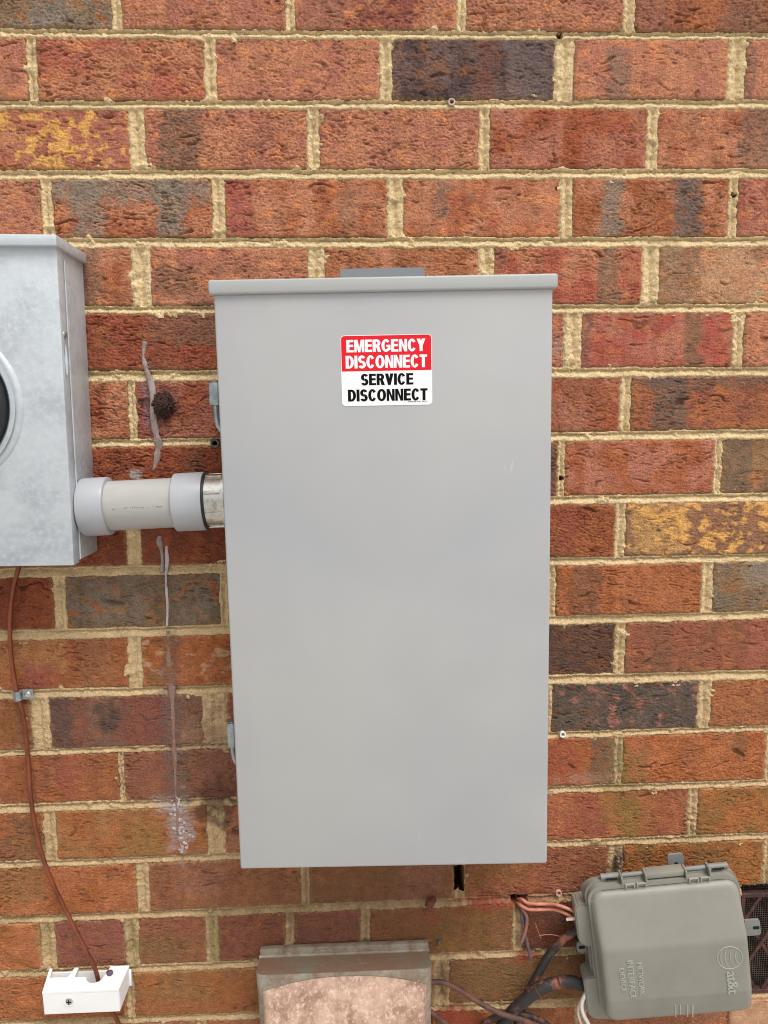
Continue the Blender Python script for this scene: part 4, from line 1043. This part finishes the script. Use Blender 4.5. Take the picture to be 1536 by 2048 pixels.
# ------------------------------------------------------------------ telephone network box
def network_box():
    NG = mat('nid_plastic', S(143, 140, 129), 0.36, 0, (16, S(136, 133, 123), .4, .65), (240, S(186, 182, 170), .74, .82), (500, .12, .0008), 0.5, (30, .36, .52))
    ND = mat('nid_back', S(136, 138, 134), 0.5, 0, (30, S(122, 122, 116), .4, .65), (60, S(170, 120, 100), .66, .78), (400, .1, .001))
    LM = mat('nid_raised', S(166, 165, 154), 0.4)
    W, H = 0.1917, 0.1829
    C = Vector((0.8028, -0.085, -1.166))
    M4 = Matrix.Translation(C) @ (Matrix.Rotation(-0.105, 3, 'Z') @ Matrix.Rotation(0.016, 3, 'X') @ Matrix.Rotation(-0.1358, 3, 'Y')).to_4x4()
    MI = M4.inverted()
    root = thing('telephone_box', 'grey-beige plastic telephone network box hung askew at lower right', 'telephone box', mat4=M4)
    hw, hh = W/2, H/2
    def loc(px, py, y=0.0):
        o = MI @ CAM; d = MI.to_3x3() @ ray(px, py); return o+d*((y-o.y)/d.y)
    # lid: a domed tray, sloping upper third, flat middle
    nu, nv = 90, 90
    s = np.linspace(-1, 1, nu); t = np.linspace(-1, 1, nv)
    Sg, Tg = np.meshgrid(s, t)
    X = Sg*hw; Z = Tg*hh
    rc = 0.016
    qx = np.maximum(np.abs(X)-(hw-rc), 0); qz = np.maximum(np.abs(Z)-(hh-rc), 0)
    sdm = rc-np.hypot(qx, qz)                     # distance inside the rounded outline
    # squeeze the grid onto the rounded outline
    lenq = np.hypot(qx, qz)+1e-9
    k = np.minimum(1, rc/lenq)
    X = np.where(lenq > rc, np.sign(X)*((hw-rc)+qx*k), X); Z = np.where(lenq > rc, np.sign(Z)*((hh-rc)+qz*k), Z)
    sdm = np.maximum(sdm, 0); sd2 = np.minimum(sdm, np.minimum(hw-np.abs(X), hh-np.abs(Z)))
    r = 0.009; e = np.clip(sd2, 0, r)
    edge = np.sqrt(np.maximum(r*r-(r-e)**2, 0))   # rounded rim 0..r
    tn = Z/hh
    plan = np.interp(tn, [-1, -0.72, -0.55, 0.22, 0.27, 0.95, 1], [-.0105, -.003, 0.0, 0.0, -.0006, -.0215, -.025])
    Y = -(edge+plan+0.004)+r
    V = np.stack([X, Y, Z], -1).reshape(-1, 3)
    idx = np.arange(nu*nv).reshape(nv, nu)
    Q = np.stack([idx[:-1, :-1], idx[:-1, 1:], idx[1:, 1:], idx[1:, :-1]], -1).reshape(-1, 4)
    ring = np.concatenate([idx[0, :], idx[1:, -1], idx[-1, -2::-1], idx[-2:0:-1, 0]])
    Bk = V[ring].copy(); Bk[:, 1] = 0.022; n0 = len(V); m = len(ring); j = np.arange(m); j2 = (j+1) % m
    Q = np.concatenate([Q, np.stack([ring[j2], ring[j], n0+j, n0+j2], -1)]); V = np.concatenate([V, Bk])
    lid = link('lid', raw_mesh('lid', V, Q), NG, root)
    # rim flange, gasket line and back tray
    def slab(name, gx, gzt, gzb, y0, y1, m_, rr=.02, par=root):
        bm = bmesh.new(); prism(bm, rrect(-hw-gx, hw+gx*.6, -hh-gzb, hh+gzt, rr, 8), Matrix.Translation((0, y1, 0)) @ FRONT, y1-y0)
        bmesh.ops.bevel(bm, geom=[e for e in bm.edges if len(e.link_faces) == 2 and e.calc_face_angle(0) > 1.2], offset=.0014, segments=2, affect='EDGES')
        return obj(name, bm, m_, par, True)
    slab('lid_rim', .0035, .006, .003, .0225, .031, NG)
    slab('rim_step', .0060, .0085, .004, .0312, .040, NG, .022)
    slab('back_tray', .0085, -.010, .004, .0402, .066, ND, .024)
    # hinge rail along the top
    zr = hh+.0125
    for a, b, rr in ((-.078, -.053, .0042), (-.050, -.022, .0030), (.032, .060, .0030), (.063, .088, .0042)):
        bm = bmesh.new(); tube(bm, [(a, .0335, zr-.001), (b, .0335, zr-.001)], rr, 12, 2); obj('hinge_barrel', bm, ND, root, True)
    for a in (-.0525, -.021, .031, .0615):
        bm = bmesh.new(); box(bm, (a-.0012, .020, hh+.006), (a+.0012, .037, zr+.0045), .0006, 1); obj('hinge_rib', bm, NG, root)
    bm = bmesh.new(); box(bm, (-.020, .024, hh+.008), (.030, .040, zr+.0035), .0018, 2); obj('hinge_block', bm, NG, root, True)
    for a, b in ((-.0725, -.0575), (.067, .0825)):
        bm = bmesh.new(); box(bm, (a, .0278, zr-.0035), (b, .0292, zr-.0005), .0006, 1); obj('hinge_slot', bm, DARK, root)
    for x0 in (-.049, -.034, .0335, .0485):
        bm = bmesh.new()
        z0, z1 = hh+.0015, hh+.0062
        for lo, hi in (((x0, z1-.0009), (x0+.012, z1)), ((x0, z0), (x0+.0012, z1-.001)), ((x0+.0108, z0), (x0+.012, z1-.001))):
            box(bm, (lo[0], .0195, lo[1]), (hi[0], .0223, hi[1]))
        obj('hinge_clip', bm, LM, root)
    # mounting ears
    def ear(cx, cz, w_, h_, y, ang, name='mounting_ear'):
        bm = bmesh.new()
        poly = rrect(-w_/2, w_/2, -h_/2, h_/2, .0035, 4, True, True, False, False)
        hole = rrect(-.0022, .0022, .0, .0085, .0015, 3)
        Mx = Matrix.Translation((cx, y, cz)) @ Matrix.Rotation(ang, 4, 'Y') @ FRONT
        prism(bm, poly, Mx, .0035)
        e_ = obj(name, bm, ND, root)
        bm = bmesh.new(); prism(bm, hole, Mx @ Matrix.Translation((0, 0, .0012)), .0027); obj('slot', bm, DARK, e_)
    p = loc(1354, 1737, .055); ear(p.x, p.z, .0215, .040, .060, 0)
    p = loc(1512, 1858, .05); ear(p.x-.003, p.z, .023, .020, .056, math.radians(90))
    p = loc(1165, 1898, .055); ear(p.x+.004, p.z, .016, .022, .062, math.radians(-90))
    # cable entries on the left side
    for (pa, pb, pc) in (((1147, 1806), (1184, 1806), (1165, 1890)), ((1165, 1950), (1200, 1950), (1185, 2034))):
        a, b, c = loc(*pa, y=.036), loc(*pb, y=.036), loc(*pc, y=.036)
        x0, x1, zt, zb = a.x, b.x+.006, a.z, c.z
        poly = [(x0+.004, zt), (x1, zt+.001), (x1, zb-.002), (x0+.010, zb+.001), (x0+.003, zb+.006), (x0, zb+.012), (x0, zt-.004)]
        bm = bmesh.new(); prism(bm, poly, Matrix.Translation((0, .060, 0)) @ FRONT, .030)
        bmesh.ops.bevel(bm, geom=list(bm.edges), offset=.0018, segments=2, affect='EDGES')
        obj('cable_entry', bm, NG, root, True)
    # raised lettering and emblem; text reads downwards
    def vtext(name, txt, pxs, y, off=.01, th=.0010):
        (x0, y0), (x1, y1) = pxs                       # photo box: x0..x1 across, y0..y1 down
        ps = [loc(x0, y0, y), loc(x1, y0, y), loc(x0, y1, y), loc(x1, y1, y)]
        lx0 = (ps[0].x+ps[2].x)/2; lx1 = (ps[1].x+ps[3].x)/2; lz1 = (ps[0].z+ps[1].z)/2; lz0 = (ps[2].z+ps[3].z)/2
        me, co = text_mesh(txt, off); lo, hi = co.min(0), co.max(0); u = (co-lo)/(hi-lo)
        out = np.stack([lx0+u[:, 1]*(lx1-lx0), y+.0002-th*u[:, 2], lz1-u[:, 0]*(lz1-lz0)], -1)
        me.vertices.foreach_set('co', out.astype(np.float32).ravel()); me.update(); me.name = name
        link(name, me, LM, lid)
    yf = -.004
    def zp(zx, zy): return (1130+zx/3.783, 1690+zy/3.783)
    vtext('lettering', 'NETWORK', (zp(553, 890), zp(594, 1138)), yf)
    vtext('lettering', 'INTERFACE', (zp(480, 872), zp(526, 1163)), yf)
    vtext('lettering', 'DEVICE', (zp(418, 932), zp(456, 1114)), yf)
    vtext('lettering', 'at&t', (zp(1226, 955), zp(1306, 1125)), yf, .012, .0012)
    g = loc(*zp(1246, 853), y=yf); R = (loc(*zp(1341, 853), y=yf)-g).length
    bm = bmesh.new()
    tube(bm, [g+Vector((math.cos(a*math.pi/24)*R, 0, math.sin(a*math.pi/24)*R)) for a in range(49)], .0007, 6, 1, raw=True)
    for q in (-.62, -.22, .22, .62):
        zc = math.sqrt(1-q*q)
        pts = []
        for k in range(13):
            v = -1+2*k/12
            pts.append(g+Vector(((q-.30*(1-v*v)*(1.0 if q > -.5 else .8)+.12)*R, 0, v*R*zc*.93)))
        tube(bm, pts, [.0002, .0006, .0008, .0006, .0002], 6, 1, raw=True)
    obj('globe_emblem', bm, LM, lid, True)
    # moulded lines low on the lid, too small to read
    for zx, l in ((838, .028), (876, .022), (930, .03), (970, .03)):
        a = loc(*zp(zx, 1215), y=yf+.0015); bm = bmesh.new(); rs = random.Random(int(zx))
        z = a.z
        while z > a.z-l*.8:
            h_ = rs.uniform(.0010, .0022)
            yy = -(np.interp(z/hh, [-1, -.72, -.55], [-.0105, -.003, 0])+.004); box(bm, (a.x-.0009, yy-.0003, z-h_), (a.x+.0009, yy+.002, z)); z -= h_+rs.uniform(.0006, .0014)
        obj('moulded_mark', bm, LM, lid)
network_box()

# ------------------------------------------------------------------ cables and wires
BLK = mat('dirty_black_cable', S(44, 40, 40), 0.6, 0, (55, S(140, 84, 62), .50, .64), (200, S(100, 86, 78), .68, .76), (300, .4, .002))
BRC = mat('brown_cable', S(112, 70, 56), 0.65, 0, (60, S(72, 56, 52), .42, .62), None, (300, .3, .002))
ORC = mat('orange_dust_wire', S(206, 136, 112), 0.6, 0, (60, S(176, 98, 74), .42, .62), None, (400, .3, .001))
CUT = mat('cut_wire', S(120, 96, 96), 0.55, 0, (50, S(168, 92, 72), .44, .6), None, (400, .3, .001))
WHT = mat('white_wire', S(226, 210, 200), 0.5, 0, (40, S(206, 160, 138), .5, .68))
wire('cable', 'dirty black cable from the upper left entry of the telephone box', 'cable', [(1168, 1848, .024), (1150, 1861, .026), (1125, 1880, .022), (1098, 1910, .018), (1075, 1950, .014), (1056, 1985, .012), (1042, 2020, .012), (1034, 2060, .012), (1028, 2110, .012)], .0056, BLK, None, 14, 8, 0)
def thick_cable():
    o = wire('cable', 'thick taped black cable from the lower entry of the telephone box', 'cable', [(1190, 1975, .024), (1166, 1969, .026), (1140, 1963, .027), (1112, 1966, .028), (1084, 1976, .028), (1055, 1996, .026), (1030, 2018, .022), (1008, 2045, .016), (990, 2080, .012), (975, 2120, .010)], .0082, BLK, None, 16, 8, 0)
    bm = bmesh.new(); base = o.location
    for px, py, d, tl in ((1122, 1965, .030, .6), (1077, 1980, .028, .7), (1045, 2004, .024, .8)):
        c = at(px, py, d)-base; ax = Vector((math.cos(tl)*1.0, -.15, math.sin(tl)*1.0)).normalized()
        lathe(bm, [(-.0011, .0080), (-.0009, .0087), (.0009, .0087), (.0011, .0080)], c, ax, 20)
    obj('tape_wrap', bm, mat('tape', S(88, 56, 46), .5), o, True)
thick_cable()
wire('cable', 'thin brown cable looping right from the vent hood', 'cable', [(850, 1966, .012), (880, 1964, .012), (905, 1972, .014), (935, 1990, .016), (968, 2011, .020), (1005, 2028, .028), (1045, 2040, .030), (1090, 2058, .026), (1140, 2090, .02)], .0036, BRC, None, 12)
wire('cable', 'dark cable arching over the bottom edge beneath the brown one', 'cable', [(950, 2072, .010), (970, 2046, .012), (1000, 2032, .016), (1040, 2028, .020), (1075, 2038, .020), (1110, 2060, .018)], .0042, BLK, None, 12)
wire('cable', 'reddish brown cable at the bottom beside the hood', 'cable', [(855, 2018, .008), (875, 2034, .010), (895, 2050, .010), (925, 2080, .010)], .0036, BRC, None, 12)
wire('wire', 'upper of two dusty orange wires into the telephone box', 'wire', [(1034, 1797, -.012), (1044, 1799, .006), (1056, 1806, .010), (1080, 1808, .012), (1105, 1808, .016), (1130, 1815, .024), (1155, 1826, .028)], .0022, ORC)
wire('wire', 'lower of two dusty orange wires into the telephone box', 'wire', [(1032, 1803, -.012), (1040, 1810, .008), (1058, 1819, .011), (1085, 1819, .012), (1112, 1820, .016), (1135, 1829, .024), (1155, 1840, .028)], .0022, ORC)
wire('wire', 'cut grey and red wire hanging from the hole, curling left', 'wire', [(1033, 1802, -.012), (1043, 1815, .006), (1053, 1832, .008), (1053, 1850, .008), (1049, 1868, .009), (1043, 1884, .010)], .0025, CUT)
wire('wire', 'cut grey wire hanging straightest and lowest from the hole', 'wire', [(1034, 1804, -.012), (1042, 1822, .003), (1047, 1850, .004), (1053, 1880, .005), (1062, 1918, .007)], .0023, mat('grey_wire', S(108, 94, 96), .5, 0, (60, S(84, 72, 74), .4, .6)))
wire('wire', 'stubby white wire end beside the upper cable entry', 'wire', [(1133, 1839, .030), (1150, 1837, .034)], .0022, WHT)
wire('wire', 'left pale pinkish wire looping below the lower cable entry', 'wire', [(1172, 1984, .034), (1164, 1998, .034), (1157, 2018, .034), (1160, 2040, .034), (1175, 2075, .034)], .0020, WHT)
wire('wire', 'right white wire dropping below the lower cable entry', 'wire', [(1172, 1986, .038), (1164, 2006, .038), (1166, 2026, .040), (1178, 2050, .042), (1190, 2080, .042)], .0026, mat('white_wire_clean', S(236, 230, 226), .45))
wire('dry_straw', 'thin dry straw lying across the bricks below the orange wires', 'straw', [(1078, 1871, .004), (1100, 1869, .008), (1122, 1873, .010)], .0006, ORC, None, 6, 4)
wire('dry_straw', 'thin dry upright straw left of the black cable', 'straw', [(1071, 1846, .006), (1075, 1860, .005), (1082, 1876, .004)], .0005, ORC, None, 6, 4)

# ------------------------------------------------------------------ cast foundation vent at the right edge
def vent():
    RUST = mat('rusty_iron', S(98, 60, 50), 0.75, 0.2, (80, S(62, 44, 42), .4, .62), (200, S(130, 78, 62), .62, .75), (300, .5, .002))
    MESH = mat('wire_screen', S(120, 104, 92), 0.5, 0.5)
    o = Vector((VX0, 0, VZ0))
    root = thing('foundation_vent', 'rusty iron lattice vent with wire screen at lower right edge', 'vent', o)
    w_, h_ = VX1-VX0, VZ1-VZ0
    bm = bmesh.new()
    for lo, hi in (((0, .012, 0), (w_, .128, .003)), ((0, .012, h_-.003), (w_, .128, h_)), ((0, .012, .0035), (.003, .128, h_-.0035)), ((w_-.003, .012, .0035), (w_, .128, h_-.0035)), ((.0035, .118, .0035), (w_-.0035, .128, h_-.0035))):
        box(bm, lo, hi)
    obj('throat', bm, DARK, root)
    bm = bmesh.new(); fw = .007
    for lo, hi in (((.0005, .003, .0005), (w_-.0005, .0115, fw)), ((.0005, .003, fw+.0002), (fw, .0115, h_-.0205)), ((w_-fw, .003, fw+.0002), (w_-.0005, .0115, h_-.0205)), ((.0005, .003, h_-.020), (w_-.0005, .0115, h_-.013))):
        box(bm, lo, hi, .001, 1)
    obj('frame', bm, RUST, root)
    # diagonal lattice bars, each its own piece
    s = .050; zt = h_-.020
    def bar(a, b, y=.006):
        a = Vector((a[0], y, a[1])); b = Vector((b[0], y, b[1])); L = (b-a).length
        if L < .008: return
        ax = (b-a).normalized(); nz = Vector((0, 1, 0)); sd_ = ax.cross(nz)
        Mx = Matrix((ax, nz, sd_)).transposed().to_4x4(); Mx.translation = a
        bm = bmesh.new(); box(bm, (0, -.002, -.0026), (L, .002, .0026), .0008, 1, Mx)
        obj('lattice_bar', bm, RUST, root)
    def clipseg(x0, z0, dx, dz):
        t0, t1 = 0.0, 1.0
        for p, d, lo, hi in ((x0, dx, fw, w_-fw), (z0, dz, fw, zt)):
            a, b = (lo-p)/d, (hi-p)/d
            if a > b: a, b = b, a
            t0, t1 = max(t0, a), min(t1, b)
        return None if t0 >= t1 else ((x0+dx*t0, z0+dz*t0), (x0+dx*t1, z0+dz*t1))
    for k in range(-6, 7):
        for sg, y in ((1, .0055), (-1, .0098)):
            c = clipseg(.035+k*s-.4*sg*.62, -.4+.08, .8*sg*.62, .8)
            if c: bar(c[0], c[1], y)
    bm = bmesh.new()
    for k in range(int(w_/.0034)): box(bm, (k*.0034, .0165, .002), (k*.0034+.0005, .0170, h_-.002))
    for k in range(int(h_/.0034)): box(bm, (.002, .0171, k*.0034), (w_-.002, .0176, k*.0034+.0005))
    sc_ = obj('screen', bm, MESH, root); sc_['kind'] = 'stuff'
    # rough sill below
    bm = bmesh.new(); box(bm, (-.012, -.004, -.075), (w_+.02, .11, -.004), .004, 2)
    bmesh.ops.subdivide_edges(bm, edges=list(bm.edges), cuts=3, use_grid_fill=True)
    for v in bm.verts: v.co += Vector((random.gauss(0, .0005), random.gauss(0, .0007), random.gauss(0, .0005)))
    obj('sill', bm, mat('sill_concrete', S(190, 146, 112), .92, 0, (40, S(168, 122, 92), .4, .62), (300, S(214, 184, 156), .58, .7), (400, .7, .002)), root, True)
vent()
